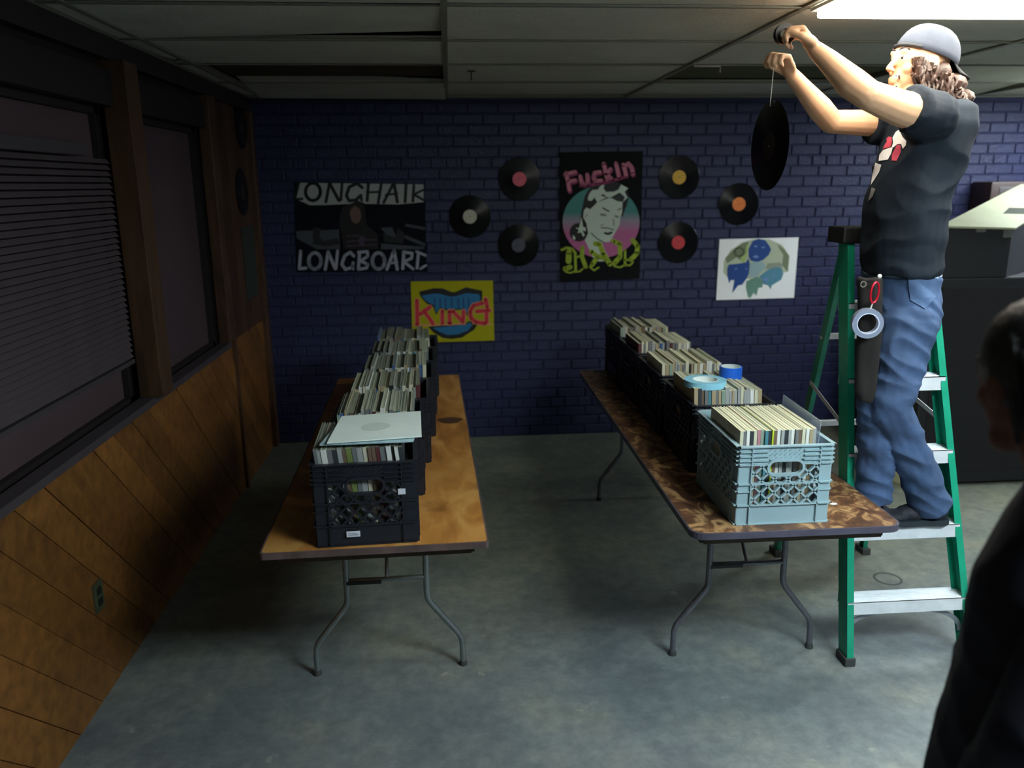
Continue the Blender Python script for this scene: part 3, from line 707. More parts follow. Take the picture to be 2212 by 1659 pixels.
P.letters('letter', (168,172,188), [[([(210,1160),(190,1430),(290,1420)],48)], [('o',430,1310,95,125,52)], [([(635,1170),(590,1440)],48),([(635,1180),(745,1430)],50),([(780,1155),(755,1430)],44)],
    [([(1030,1235),(975,1175),(890,1230),(845,1360),(900,1440),(1010,1410),(1020,1340)],48),([(1020,1340),(1020,1440)],36)], [([(1120,1170),(1100,1440)],48),([(1100,1175),(1240,1165),(1245,1240),(1130,1310),(1245,1360),(1225,1420),(1100,1440)],44)],
    [('o',1410,1310,95,125,52)], [([(1650,1150),(1540,1440)],46),([(1650,1150),(1700,1440)],48),([(1570,1350),(1700,1330)],34)],
    [([(1800,1170),(1785,1430)],48),([(1790,1175),(1930,1190),(1920,1270),(1800,1320),(1945,1435)],44)], [([(2025,1180),(2005,1420)],44),([(1995,1165),(2135,1225)],40),([(2055,1430),(2140,1380)],38)]])
# --- yellow mouth poster
P = Poster('poster_board', 'yellow poster of black lips and blue fangs lettered KING', [(80,90),(2045,65),(2080,1500),(120,1560)], (176,170,24), (880,600), 200/2212)
P.layer('black_lips', (14,14,18)).poly([(280,330),(620,250),(840,250),(1050,340),(1150,340),(1400,225),(1790,310),(1790,500),(1760,600),(1560,690),(1440,920),(1350,765),(900,775),(770,740),(690,890),(620,700),(440,600),(310,440)]).poly([(490,1170),(1000,1130),(1350,1110),(1480,1030),(1670,1120),(1600,1240),(1300,1430),(1050,1465),(850,1440),(650,1330)]).done()
P.layer('blue_teeth', (28,112,160)).poly([(340,430),(620,375),(800,385),(1000,450),(1150,440),(1400,370),(1700,390),(1750,500),(1700,580),(1530,650),(1430,850),(1370,740),(900,745),(780,700),(690,840),(640,660),(450,560)]).poly([(600,1195),(1000,1155),(1380,1130),(1480,1070),(1550,1130),(1450,1260),(1200,1355),(950,1365),(750,1285)]).done()
L = P.layer('teeth_lines', (12,52,92))
for x in (650,780,910,1055,1210,1340,1460): L.stroke([(x,490),(x+5,730)],26)
L.done()
KG = [[[(230,540),(240,1110)],[(300,870),(540,700)],[(400,800),(610,1090)]],[[(830,790),(840,1080)]],[[(1010,800),(1010,1090)],[(1090,800),(1330,1060)],[(1340,800),(1335,1000)]],[[(1790,610),(1580,660),(1500,800),(1520,960),(1640,1060),(1860,1090)],[(1890,790),(1890,1060)],[(1660,800),(1960,780)],[(1870,510),(1910,700)]]]
P.letters('letter_outline', (222,150,110), [[(q, 122) for q in g] for g in KG] + [[([(140,1140),(1380,1100)],44)], [([(1560,1090),(2000,1110)],44)]])
P.letters('letter', (214,50,62), [[(q, 88) for q in g] for g in KG])
# --- woman poster
P = Poster('poster', 'black poster of a smiling pin-up woman lettered Fuckin BAD', [(100,95),(2090,70),(2010,3110),(110,3190)], (13,13,16), (1200,320), 200/2212)
mg = bpy.data.materials.new('oval_gradient'); mg.use_nodes = True; nt = mg.node_tree
tc = nt.nodes.new('ShaderNodeTexCoord'); sx = nt.nodes.new('ShaderNodeSeparateXYZ'); rp = nt.nodes.new('ShaderNodeValToRGB')
nt.links.new(tc.outputs['Generated'], sx.inputs[0]); nt.links.new(sx.outputs[2], rp.inputs[0]); nt.links.new(rp.outputs[0], nt.nodes['Principled BSDF'].inputs['Base Color'])
e = rp.color_ramp.elements; e.new(0.5)
for i, (pp, cc) in enumerate(((0.36, (190,96,150)), (0.52, (150,140,160)), (0.64, (48,134,130)))): e[i].position = pp; e[i].color = (*lin(cc), 1)
P.layer('colour_oval', m=mg).ell(1090,1760,920,860,40).done()
P.layer('hair_shape', (10,14,14)).poly([(860,920),(1000,850),(1250,800),(1500,820),(1700,930),(1750,1150),(1710,1350),(1650,1500),(1600,1640),(1520,1560),(1400,1200),(1000,1280),(830,1480),(760,1700),(740,1900),(640,1980),(560,1900),(620,1500),(700,1150),(780,1000)]).ell(555,2010,220,222).done()
L = P.layer('face_shape', (206,222,206))
L.poly([(830,1460),(1000,1290),(1300,1180),(1600,1290),(1590,1550),(1550,1640),(1530,1830),(1330,2190),(1280,2245),(1180,2245),(1110,2260),(1180,2450),(1270,2600),(1180,2700),(1040,2710),(880,2600),(820,2450),(700,2200),(780,2030),(740,1800),(660,1650),(680,1480),(740,1420)])
L.poly([(880,1000),(1020,990),(1050,930),(1110,880),(1100,1050),(1230,1170),(1000,1290),(930,1180),(860,1260),(780,1250),(770,1200),(810,1080)])
L.poly([(1110,880),(1170,880),(1150,960),(1230,1040),(1400,1040),(1500,990),(1570,870),(1740,960),(1650,1040),(1720,1180),(1600,1300),(1660,1170),(1530,1060),(1300,1190),(1090,1140)])
L.poly([(480,1900),(560,1910),(620,1650),(660,1880),(720,1900),(720,1990),(640,1960),(700,2080),(660,2120),(610,2010),(520,2030),(560,1960)]).poly([(420,2070),(480,2150),(450,2190),(410,2160)]).done()
L = P.layer('ink_lines', (34,44,40))
L.poly([(1340,1190),(1510,1080),(1650,1180),(1600,1280),(1480,1270)]).stroke([(1130,1430),(1200,1470),(1275,1510)],34).stroke([(1480,1480),(1570,1440)],22).stroke([(1380,1690),(1400,1860)],16).stroke([(1090,1900),(1250,1910),(1390,1950)],24).stroke([(1180,2030),(1260,2050),(1335,2015)],56).stroke([(850,2030),(1000,2170),(1150,2250)],24).stroke([(1150,950),(1210,1040),(1360,1030),(1490,990)],18).stroke([(1080,1850),(1150,1820)],14).done()
P.layer('grey_shading', (132,146,134)).stroke([(1090,1585),(1190,1600)],56).stroke([(1430,1625),(1490,1645)],46).stroke([(1210,1170),(1320,1190)],20).stroke([(700,1650),(760,1580)],18).done()
FK = [[[(255,590),(330,1000)],[(230,620),(470,565)],[(300,800),(470,765)]],[[(590,670),(620,830),(700,860),(770,820),(755,630)]],[[(1060,570),(930,590),(900,690),(950,790),(1090,770)]],[[(1150,370),(1230,740)],[(1310,500),(1205,620),(1330,720)]],[[(1440,360),(1510,660)]],[[(1620,390),(1680,640)],[(1620,450),(1740,360),(1820,460),(1840,610)]]]
P.letters('letter_shadow', (150,44,96), [[([(x+14, y+34) for x, y in q], 112) for q in g] for g in FK] + [[([(600,900),(1100,850),(1700,680)],70)]])
P.letters('letter', (214,128,150), [[(q, 84) for q in g] for g in FK])
P.letters('letter', (160,184,36), [[([(150,2430),(260,2380),(400,2410),(470,2500),(480,2950)],64),([(320,2490),(310,2700)],140),([(230,2890),(350,2840)],116),([(200,2850),(240,2950),(350,2980),(460,2940),(570,2950),(650,2880)],40),([(640,2380),(630,2600),(720,2830)],100),([(480,2620),(620,2560)],44)],
    [([(950,2280),(1050,2290),(1130,2500),(1300,2770)],116),([(850,2470),(1000,2580),(1200,2640)],110),([(1010,2600),(870,2790)],104),([(820,2840),(920,2920),(1030,2850)],40)],
    [([(1380,2220),(1540,2290),(1540,2600),(1400,2750)],112),([(1660,2430),(1660,2800)],54),([(1840,2200),(1960,2340),(1940,2520),(1800,2660)],110),([(1800,2660),(1640,2680)],50),([(1400,2820),(1540,2850),(1650,2790),(1780,2800),(1850,2720)],40)]])
# --- globe poster
P = Poster('poster', 'white poster with a dripping blue and green globe painting', [(160,185),(2050,140),(1935,1585),(80,1640)], (252,253,252), (1540,500), 200/2212)
P.layer('pale_globe', (186,196,168)).poly([(250,980),(260,700),(420,450),(700,260),(1000,180),(1350,190),(1650,320),(1830,580),(1800,960),(1600,1000),(1050,1150),(350,1100)]).done()
P.layer('olive_patches', (122,132,100)).poly([(290,640),(500,430),(700,290),(850,240),(810,560),(740,760),(680,700),(560,620),(440,700),(340,760)]).poly([(1530,290),(1700,420),(1820,600),(1780,960),(1650,800),(1680,560),(1600,440)]).done()
P.layer('green_glow', (168,190,110)).poly([(800,300),(850,350),(800,620),(720,770),(650,650),(780,520)]).done()
P.layer('grey_patch', (146,154,136)).poly([(1300,760),(1600,740),(1700,830),(1500,900),(1250,900)]).done()
P.layer('ring_mark', (92,106,76)).oval(625,490,110,100,44,16).done()
P.layer('blue_faces', (22,68,138)).poly([(850,420),(950,230),(1090,170),(1250,210),(1340,330),(1390,430),(1330,560),(1200,680),(1040,740),(900,690),(850,600)]).poly([(340,900),(380,790),(600,770),(780,740),(850,640),(880,780),(860,1000),(820,1100),(700,1270),(600,1290),(460,1470),(510,1160),(420,1160),(390,1240),(350,1080)]).done()
P.layer('pale_blue_drips', (152,180,184)).poly([(890,760),(1000,720),(1200,720),(1270,860),(1150,960),(1050,1080),(870,1100)]).done()
P.layer('green_drips', (104,146,130)).poly([(800,1180),(1050,1080),(1200,1150),(1180,1330),(1080,1350),(1040,1530),(970,1460),(890,1590),(840,1560),(790,1330)]).done()
P.layer('teal_drips', (84,140,162)).poly([(1100,1080),(1300,920),(1500,850),(1640,870),(1680,1010),(1630,1150),(1400,1290),(1380,1380),(1320,1280),(1200,1250),(1180,1150)]).done()
P.layer('face_highlights', (112,142,200)).poly([(1140,370),(1250,360),(1200,410)]).poly([(940,600),(1030,560),(1100,610),(1030,640)]).poly([(960,340),(1060,330),(1040,390)]).poly([(510,880),(600,870),(540,920)]).poly([(760,890),(830,880),(790,915)]).poly([(1180,1120),(1330,1100),(1280,1210)]).poly([(1440,930),(1480,1100),(1440,1100)]).done()

# ================================================================= CEILING BITS
p = atZ(1018, 152, ZC); bm = NB(); bxx(bm, p.x-0.02, p.x+0.02, p.y-0.004, p.y+0.004, ZC-0.008, ZC-0.001); tube(bm, [(p.x, p.y, ZC-0.004), (p.x, p.y, ZC-0.05)], 0.004, 6)
tag(obj('ceiling_hook', bm, mat('hook_black', (22,22,22), 0.5)), 'small black T-shaped hook hanging from a ceiling tile', 'hook')
p = atZ(1500, 143, ZC-0.02); q = atZ(1556, 143, ZC-0.02); bm = NB(); tube(bm, [p+V((0,0,.02)), p, q, q+V((0,0,-0.03))], 0.005, 6)
tag(obj('wire_bracket', bm, mat('bracket_white', (170,168,158), 0.5)), 'thin white bent wire bracket under the ceiling', 'bracket')

# ================================================================= CABINETS AT THE RIGHT
M_CAB = mat('black_cabinet_vinyl', (22,23,26), 0.6, var=0.15, scale=30, bump=0.3, bscale=200)
M_COR = mat('grey_corner_metal', (120,122,116), 0.4, 0.6)
def corners(t, pts, s=0.035):
    for x, y, z, dx, dz in pts:
        bm = NB(); bxx(bm, x, x+dx*s*1.3, y-0.004, y+0.02, z, z+dz*s, bev=0.003); obj('corner_bracket', bm, M_COR, t)
A, B = V((2.875, 4.60, 1.640)), V((3.325, 4.60, 1.622))
Cc, Dd = V((3.99, 5.50, 1.868)), V((4.44, 5.50, 1.850))
t = thing('speaker_cabinet', 'wide black lower cabinet standing on the floor behind the ladder', 'cabinet', (2.87, 4.60, 0))
bm = NB(); bxx(bm, 0, 1.25, 0.0, 0.85, 0.02, 1.332, bev=0.012); obj('cabinet_body', bm, M_CAB, t)
bm = NB(); bxx(bm, 0.06, 1.19, -0.006, 0.004, 0.10, 1.27); obj('front_grille', bm, mat('grille_cloth', (15,15,19), 0.9, bump=0.4, bscale=300), t)
bm = NB()
for x in (0.05, 1.2):
    for y in (0.06, 0.79): lathe(bm, [(0,0),(0.025,0),(0.025,0.022),(0,0.022)], 12, Matrix.Translation((x, y, 0)))
obj('rubber_feet', bm, MATS['grey_rubber'], t)
corners(t, [(-0.003, -0.002, 1.336, 1, -1), (1.253, -0.002, 1.336, -1, -1), (-0.003, -0.002, 0.018, 1, 1)], 0.045)
t = thing('road_case', 'black case with a sloping cream lid stacked on the lower cabinet', 'case', (0, 0, 0))
bm = NB(); vs = []
zb = 1.334
bot = [bm.verts.new((p.x, p.y, zb)) for p in (A, B, Dd, Cc)]; top = [bm.verts.new((p.x, p.y, p.z-0.012)) for p in (A, B, Dd, Cc)]
for k in range(4): bm.faces.new((bot[k], bot[(k+1)%4], top[(k+1)%4], top[k]))
bm.faces.new(bot[::-1]); bm.faces.new(top); obj('case_body', bm, M_CAB, t)
n = (B-A).cross(Cc-A).normalized()
bm = NB(); prism(bm, [A+V((-.01,-.01,-0.011)), B+V((.01,-.01,-0.011)), Dd+V((0,0,-0.011)), Cc+V((0,0,-0.011))], n*0.012)
obj('cream_lid', bm, mat('cream_lid_paint', (166,168,138), 0.5, var=0.05), t)
def onlid(u, v): return A + (B-A)*u + (Cc-A)*v + n*0.0015
bm = NB(); prism(bm, [onlid(.55,.27), onlid(.86,.27), onlid(.80,.40), onlid(.49,.40)], n*0.003); obj('handle_slot', bm, mat('slot_dark', (40,42,26), 0.7), t)
corners(t, [(A.x-0.004, A.y-0.002, A.z-0.012, 1, -1), (B.x+0.004, B.y-0.002, B.z-0.012, -1, -1), ((A.x+B.x)/2, A.y-0.002, A.z-0.018, 1, -0.5)], 0.045)
# beige board standing behind the ladder
bm = NB(); prism(bm, [(2.835, 4.72, 0.0), (2.865, 4.66, 0.0), (2.865, 4.66, 1.22), (2.76, 4.72, 1.22)], (0.004, 0.014, 0))
tag(obj('plywood_board', bm, mat('beige_board', (168,164,130), 0.7, var=0.08)), 'beige upright board between the ladder and the black cabinet', 'board')
# brown framed box on the wall above the case
p = atY(2113, 392, 5.86); t = thing('wall_cabinet', 'dark brown rounded box fixed to the brick wall above the sloping lid', 'box', (p.x, 5.70, 1.62))
bm = NB(); bxx(bm, 0, 0.72, 0, 0.24, 0, p.z-1.62, bev=0.02); obj('outer_case', bm, mat('dark_brown_case', (62,44,38), 0.5), t, True)
bm = NB(); bxx(bm, 0.06, 0.66, -0.006, 0.01, 0.04, p.z-1.62-0.04, bev=0.008); obj('front_screen', bm, mat('smoked_screen', (72,66,68), 0.35), t, True)

# ================================================================= LADDER
M_GRN = mat('green_fibreglass', (22,150,118), 0.4, var=0.08, scale=15)
M_ALU = mat('scuffed_aluminium', (226,232,238), 0.45, 0.15, var=0.08, scale=14, stretch=(1,4,1))
M_BLKP = mat('black_ladder_plastic', (28,30,28), 0.5)
def ly(z): return 2.757+0.16*z
def xl(z): return 1.548-0.013*z
def xr(z): return 2.085-0.128*z
lad = thing('step_ladder', 'green fibreglass step ladder the man stands on', 'ladder', (0,0,0))
def channel(bm, p0, p1, inward, depthv, web=0.075, fl=0.028, th=0.004):
    X = V(inward); Yv = V(depthv)
    sec = [(0,0),(fl,0),(fl,th),(th,th),(th,web-th),(fl,web-th),(fl,web),(0,web)]
    prism(bm, [V(p0)+X*a+Yv*b for a, b in sec], V(p1)-V(p0))
HT = 1.70
bm = NB(); channel(bm, (xl(0)-0.0, ly(0), 0.02), (xl(HT), ly(HT), HT), (1,0,0), (0,1,0)); obj('front_rail', bm, M_GRN, lad)
bm = NB(); channel(bm, (xr(0), ly(0), 0.02), (xr(HT), ly(HT), HT), (-1,0,0), (0,1,0)); obj('front_rail', bm, M_GRN, lad)
RL0, RR0 = V((1.655, 3.79, 0.02)), V((2.135, 3.77, 0.02)); RL1, RR1 = V((1.545, 3.11, HT)), V((1.865, 3.11, HT))
bm = NB(); channel(bm, RL0, RL1, (1,0,0), (0,-1,0), 0.045, 0.022); obj('rear_rail', bm, M_GRN, lad)
bm = NB(); channel(bm, RR0, RR1, (-1,0,0), (0,-1,0), 0.045, 0.022); obj('rear_rail', bm, M_GRN, lad)
for z in (0.262, 0.562, 0.860, 1.150, 1.44):
    x0, x1, y = xl(z)+0.005, xr(z)-0.005, ly(z)
    bm = NB(); bxx(bm, x0, x1, y-0.004, y+0.085, z-0.003, z); bxx(bm, x0, x1, y-0.004, y, z-0.055, z); bxx(bm, x0, x1, y+0.082, y+0.085, z-0.04, z)
    for k in range(7): bxx(bm, x0+0.02, x1-0.02, y+0.004+k*0.011, y+0.008+k*0.011, z, z+0.0018)
    st = obj('step', bm, M_ALU, lad)
    bm = NB()
    for xx, s in ((xl(z), -1), (xr(z), 1)):
        for dz in (-0.012, -0.04):
            lathe(bm, [(0,0),(0.006,0),(0.005,0.003),(0,0.004)], 8, Matrix.Translation((xx-s*0.014, y-0.0005, z+dz)) @ Matrix.Rotation(PI/2, 4, 'X'))
    obj('rivet', bm, M_ALU, st)
for s, x0 in ((1, xl(.2)), (-1, xr(.2))):
    bm = NB()
    P_ = []
    for k in range(7): a = k/6; P_.append((x0+s*(0.008+0.19*(1-math.cos(a*PI/2))), ly(.2)+0.03, 0.10+0.105*math.sin(a*PI/2)))
    for q0, q1 in zip(P_, P_[1:]):
        d = (V(q1)-V(q0)).normalized(); nn = V((-d.z, 0, d.x))*0.009
        prism(bm, [V(q0)+nn, V(q1)+nn, V(q1)-nn, V(q0)-nn], (0, 0.004, 0))
    obj('knee_brace', bm, mat('brace_alu', (150,156,166), 0.45, 0.5), lad)
for z, off in ((0.35, 0), (0.80, 0), (1.25, 0)):
    a = RL0.lerp(RL1, z/HT); b = RR0.lerp(RR1, z/HT); bm = NB(); bxx(bm, a.x, b.x, a.y-0.025, a.y, a.z-0.012, a.z+0.012, bev=0.003); obj('rear_brace', bm, M_ALU, lad)
for fx in (xl(.85)+0.01, xr(.85)-0.01):
    bm = NB(); a = V((fx, ly(.95)+0.06, 0.95)); b = RL0.lerp(RL1, .6) if fx < 1.7 else RR0.lerp(RR1, .6); prism(bm, [a+V((0,0,-.01)), b+V((0,0,-.01)), b+V((0,0,.01)), a+V((0,0,.01))], (0.003,0,0)); obj('spreader', bm, M_ALU, lad)
bm = NB(); bxx(bm, xl(HT)-0.022, xr(HT)+0.022, ly(HT)-0.012, ly(HT)+0.125, HT-0.035, HT+0.028, bev=0.008); obj('top_cap', bm, M_BLKP, lad)
for p_, d in (((xl(0)+.012, ly(0)+.037), 1), ((xr(0)-.012, ly(0)+.037), 1), ((RL0.x+.01, RL0.y-.022), 1), ((RR0.x-.01, RR0.y-.022), 1)):
    bm = NB(); bxx(bm, p_[0]-0.022, p_[0]+0.022, p_[1]-0.042, p_[1]+0.042, 0, 0.035, bev=0.004); obj('foot', bm, MATS['grey_rubber'], lad)

# ================================================================= PEOPLE
def ball(bm, c, r, M=None, sub=2):
    rr = bmesh.ops.create_icosphere(bm, subdivisions=sub, radius=1)
    R_ = r if isinstance(r, (tuple, list)) else (r, r, r)
    for v in rr['verts']:
        q = V((v.co.x*R_[0], v.co.y*R_[1], v.co.z*R_[2]))
        if M is not None: q = M @ q
        v.co = q + V(c)
def limb(bm, pts, rad, n=14):
    pts = [V(p) for p in pts]
    for i in range(len(pts)-1): tube(bm, [pts[i], pts[i+1]], [rad[i], rad[i+1]], n)
    for p, r in zip(pts, rad): ball(bm, p, r*0.995)
def slices(bm, rows_, n=24):     # rows: (cx,cy,cz,rx,ry,rot)
    rings = []
    for cx, cy, cz, rx, ry, a in rows_:
        ca, sa = math.cos(a), math.sin(a); ring = []
        for k in range(n):
            t_ = 2*PI*k/n; c_, s_ = math.cos(t_), math.sin(t_); e = 0.85
            x = rx*math.copysign(abs(c_)**e, c_); y = ry*math.copysign(abs(s_)**e, s_)
            ring.append(bm.verts.new((cx+x*ca-y*sa, cy+x*sa+y*ca, cz)))
        rings.append(ring)
    for a, b in zip(rings, rings[1:]):
        for k in range(n): bm.faces.new((a[k], a[(k+1)%n], b[(k+1)%n], b[k]))
    bm.faces.new(rings[0][::-1]); bm.faces.new(rings[-1])
def fuse(name, bm, m, parent, vox=0.006, smooth=4, disp=None):
    bmesh.ops.recalc_face_normals(bm, faces=bm.faces)
    me = bpy.data.meshes.new(name+'_src'); bm.to_mesh(me); bm.free()
    o = bpy.data.objects.new(name, me); C.objects.link(o)
    md = o.modifiers.new('r', 'REMESH'); md.mode = 'VOXEL'; md.voxel_size = vox
    if smooth: s = o.modifiers.new('s', 'SMOOTH'); s.factor = 0.5; s.iterations = smooth
    dg = bpy.context.evaluated_depsgraph_get(); dg.update()
    m2 = bpy.data.meshes.new_from_object(o.evaluated_get(dg)); o.modifiers.clear(); o.data = m2; bpy.data.meshes.remove(me)
    if disp:
        nor = [v.normal.copy() for v in m2.vertices]
        for v, nn in zip(m2.vertices, nor): v.co += nn*disp(v.co)
    m2.materials.clear(); m2.materials.append(m)
    for p in m2.polygons: p.use_smooth = True
    m2.name = name; o.parent = parent
    return o
def hand(bm, W, d, nrm, k=1.0, curl=(0.9, 1.1, 0.8), thumb=(0.7, 0.4), left=True, spread=0.0):
    d = V(d).normalized(); nrm = V(nrm); nrm = (nrm - d*nrm.dot(d)).normalized(); s = d.cross(nrm)*(1 if left else -1)   # s: towards the thumb
    W = V(W); L = 0.088*k
    M_ = Matrix((s, d, nrm)).transposed().to_3x3()
    ball(bm, W + d*L*0.52, (0.039*k, 0.052*k, 0.016*k), M_, 2)
    limb(bm, [W, W + d*L*0.4], [0.022*k, 0.024*k])
    for i in range(4):
        off = (1.5-i)*0.0195*k; base = W + d*(L*(0.96 - 0.05*abs(i-1.2))) + s*off
        seg_ = [0.043, 0.027, 0.021]; fl_ = [0.94, 1.0, 0.95, 0.78][i]
        P_ = [W + d*L*0.45 + s*off*0.8, base]; ang = 0; cur = base
        for q in range(3):
            ang += curl[q]*(1+0.06*i); dirv = d*math.cos(ang) + nrm*math.sin(ang) + s*spread*(1.5-i)*0.1
            cur = cur + dirv*seg_[q]*k*fl_; P_.append(cur)
        limb(bm, P_, [0.011*k, 0.0105*k, 0.0095*k, 0.0085*k, 0.0072*k], 10)
    b0 = W + d*L*0.22 + s*0.026*k
    t1 = b0 + (d*math.cos(thumb[0]) + s*math.sin(thumb[0])*0.7 + nrm*0.5).normalized()*0.042*k
    t2 = t1 + (d*0.9 + nrm*thumb[1] - s*0.1).normalized()*0.032*k; t3 = t2 + (d*0.7 + nrm*0.8 - s*0.4).normalized()*0.024*k
    limb(bm, [W + d*L*0.15 + s*0.010*k, b0, t1, t2, t3], [0.015*k, 0.0155*k, 0.0125*k, 0.0105*k, 0.008*k], 10)

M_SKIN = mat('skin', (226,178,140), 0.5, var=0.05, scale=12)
M_SKIN.node_tree.nodes['Principled BSDF'].inputs['Subsurface Weight'].default_value = 0.08
M_SKIN.node_tree.nodes['Principled BSDF'].inputs['Subsurface Scale'].default_value = 0.01
def headparts(bm, HC, Fd, Ud, k=1.0):
    Fd = V(Fd).normalized(); Ud = V(Ud); Ud = (Ud - Fd*Ud.dot(Fd)).normalized(); Sd = Fd.cross(Ud)
    M3 = Matrix((Fd, Ud, Sd)).transposed().to_3x3()
    def L(f, u, s): return V(HC) + (Fd*f + Ud*u + Sd*s)*k
    def B_(f, u, s, r):
        R_ = r if isinstance(r, tuple) else (r, r, r); ball(bm, L(f, u, s), tuple(x*k for x in R_), M3, 3)
    B_(-0.012, 0.035, 0, (0.097, 0.086, 0.076)); B_(0.022, -0.035, 0, (0.062, 0.070, 0.058)); B_(0.035, 0.02, 0, (0.058, 0.06, 0.062))
    B_(0.062, -0.098, 0, (0.024, 0.020, 0.026)); B_(0.03, -0.085, 0.03, 0.026); B_(0.03, -0.085, -0.03, 0.026)
    limb(bm, [L(0.084, 0.020, 0), L(0.095, 0.002, 0), L(0.108, -0.020, 0)], [0.0075*k, 0.0085*k, 0.0100*k], 10)
    B_(0.097, -0.025, 0.010, 0.0075); B_(0.097, -0.025, -0.010, 0.0075)
    for s in (-1, 1):
        B_(0.078, 0.036, s*0.024, (0.013, 0.011, 0.022)); B_(0.058, -0.020, s*0.036, (0.020, 0.020, 0.020))
        B_(-0.006, -0.002, s*0.077, (0.020, 0.032, 0.008)); B_(0.004, -0.002, s*0.081, (0.006, 0.020, 0.005))
    B_(0.076, -0.050, 0, (0.017, 0.014, 0.026)); B_(0.087, -0.052, 0, (0.009, 0.0055, 0.021)); B_(0.085, -0.063, 0, (0.009, 0.0065, 0.019)); B_(0.070, -0.080, 0, (0.016, 0.02, 0.022))
    return L, (Fd, Ud, Sd)
def eyes(L, ax, parent, k=1.0):
    for s in (-1, 1):
        bm = NB(); ball(bm, L(0.0745, 0.012, s*0.029), 0.0120*k, None, 2); e = obj('eye', bm, mat('eye_white', (206,200,190), 0.2), parent, True)
        bm = NB(); ball(bm, L(0.0825, 0.014, s*0.030), 0.0062*k, None, 2); obj('iris', bm, mat('iris_dark', (34,24,18), 0.15), e, True)
        bm = NB(); limb(bm, [L(0.086, 0.040, s*0.010), L(0.087, 0.046, s*0.026), L(0.074, 0.040, s*0.046)], [0.003, 0.004, 0.0025], 8); obj('eyebrow', bm, mat('brow_hair', (40,28,22), 0.8), parent, True)

# ---- the man on the ladder
YM = 2.84
man = thing('person', 'long-haired man in a black t-shirt, jeans and backwards cap, reaching up on the ladder', 'person', (0,0,0))
HC = atY(1982, 143, YM)
bm = NB()
L_, AX = headparts(bm, HC, (-0.97, -0.10, 0.10), (0.16, 0, 0.97))
nb = atY(2022, 232, YM+0.01)
limb(bm, [L_(-0.035, -0.05, 0), L_(-0.045, -0.11, 0), nb, nb+V((0,0,-0.1))], [0.058, 0.056, 0.062, 0.07])
shL, elL, wrL = atY(2012, 252, 2.68), atY(1876, 206, 2.60), atY(1762, 108, 2.72)
shR, elR, wrR = atY(1945, 268, 2.99), atY(1795, 263, 2.96), atY(1711, 163, 2.84)
def mid(a, b, t_): return a.lerp(b, t_)
limb(bm, [shL, mid(shL, elL, .5)+V((0,0,-.006)), elL, mid(elL, wrL, .3)+V((0,0,-.006)), mid(elL, wrL, .75), wrL], [0.062, 0.056, 0.046, 0.049, 0.035, 0.0275])
limb(bm, [shR, mid(shR, elR, .5), elR, mid(elR, wrR, .3), mid(elR, wrR, .75), wrR], [0.055, 0.047, 0.042, 0.043, 0.031, 0.0255])
hdL = (atY(1716, 50, 2.76)-wrL); hand(bm, wrL, hdL, (-0.9, 0.15, -0.35), 0.98, (0.95, 1.0, 0.8), (0.5, 0.5), True)
hdR = (atY(1686, 112, 2.82)-wrR); hand(bm, wrR, hdR, (-0.85, -0.3, -0.3), 0.92, (0.75, 1.15, 0.9), (0.5, 0.8), False)
# trunk and legs under the clothes, one continuous body
hp = atY(1945, 640, YM); hL, hR = atY(1962, 692, 2.775), atY(1915, 695, 2.875)
kL, kR = atY(1924, 880, 2.745), atY(1897, 880, 2.80)
aL, aR = atY(2006, 1076, 2.875), atY(1888, 1062, 2.86)
ch = atY(1992, 330, YM); wa = atY(1946, 540, YM)
limb(bm, [nb+V((0,0,-.07)), ch, wa, hp], [0.07, 0.095, 0.088, 0.09])
limb(bm, [nb+V((0,0,-.08)), shL], [0.055, 0.052]); limb(bm, [nb+V((0,0,-.08)), shR], [0.055, 0.048])
limb(bm, [hp, hL, kL, aL], [0.085, 0.075, 0.048, 0.038]); limb(bm, [hp, hR, kR, aR], [0.085, 0.07, 0.048, 0.038])
ftL = aL+V((0,0,-0.055)); limb(bm, [aL, ftL+V((-0.07, -0.0, 0.015))], [0.034, 0.020]); ftR = aR+V((0,0,-0.06)); limb(bm, [aR, ftR+V((-0.02, 0.12, 0.0))], [0.036, 0.022])
body = fuse('body', bm, M_SKIN, man, 0.0045, 3)
eyes(L_, AX, man)
bm = NB()
for k in range(26):
    s = random.uniform(-0.030, 0.030); u = random.choice((-0.041, -0.044, -0.078, -0.094)); f = 0.089 if u > -0.06 else 0.083
    limb(bm, [L_(f-abs(s)*0.35, u, s), L_(f-abs(s)*0.35-0.001, u-0.009, s*1.15)], [0.0035, 0.0022], 6)
obj('moustache', bm, mat('facial_hair', (58,42,34), 0.8), man, True)

def fold(v, a=0.006, s=1.0):
    q = V((v.x*9*s, v.y*9*s, (v.z*4+v.x*6)*s)); f = noise.noise(q)
    r_ = 1-abs(noise.noise(V((v.x*7*s+3, v.y*7*s, v.z*10*s))))*2
    return a*(f*0.8 + max(r_, 0)*0.6)
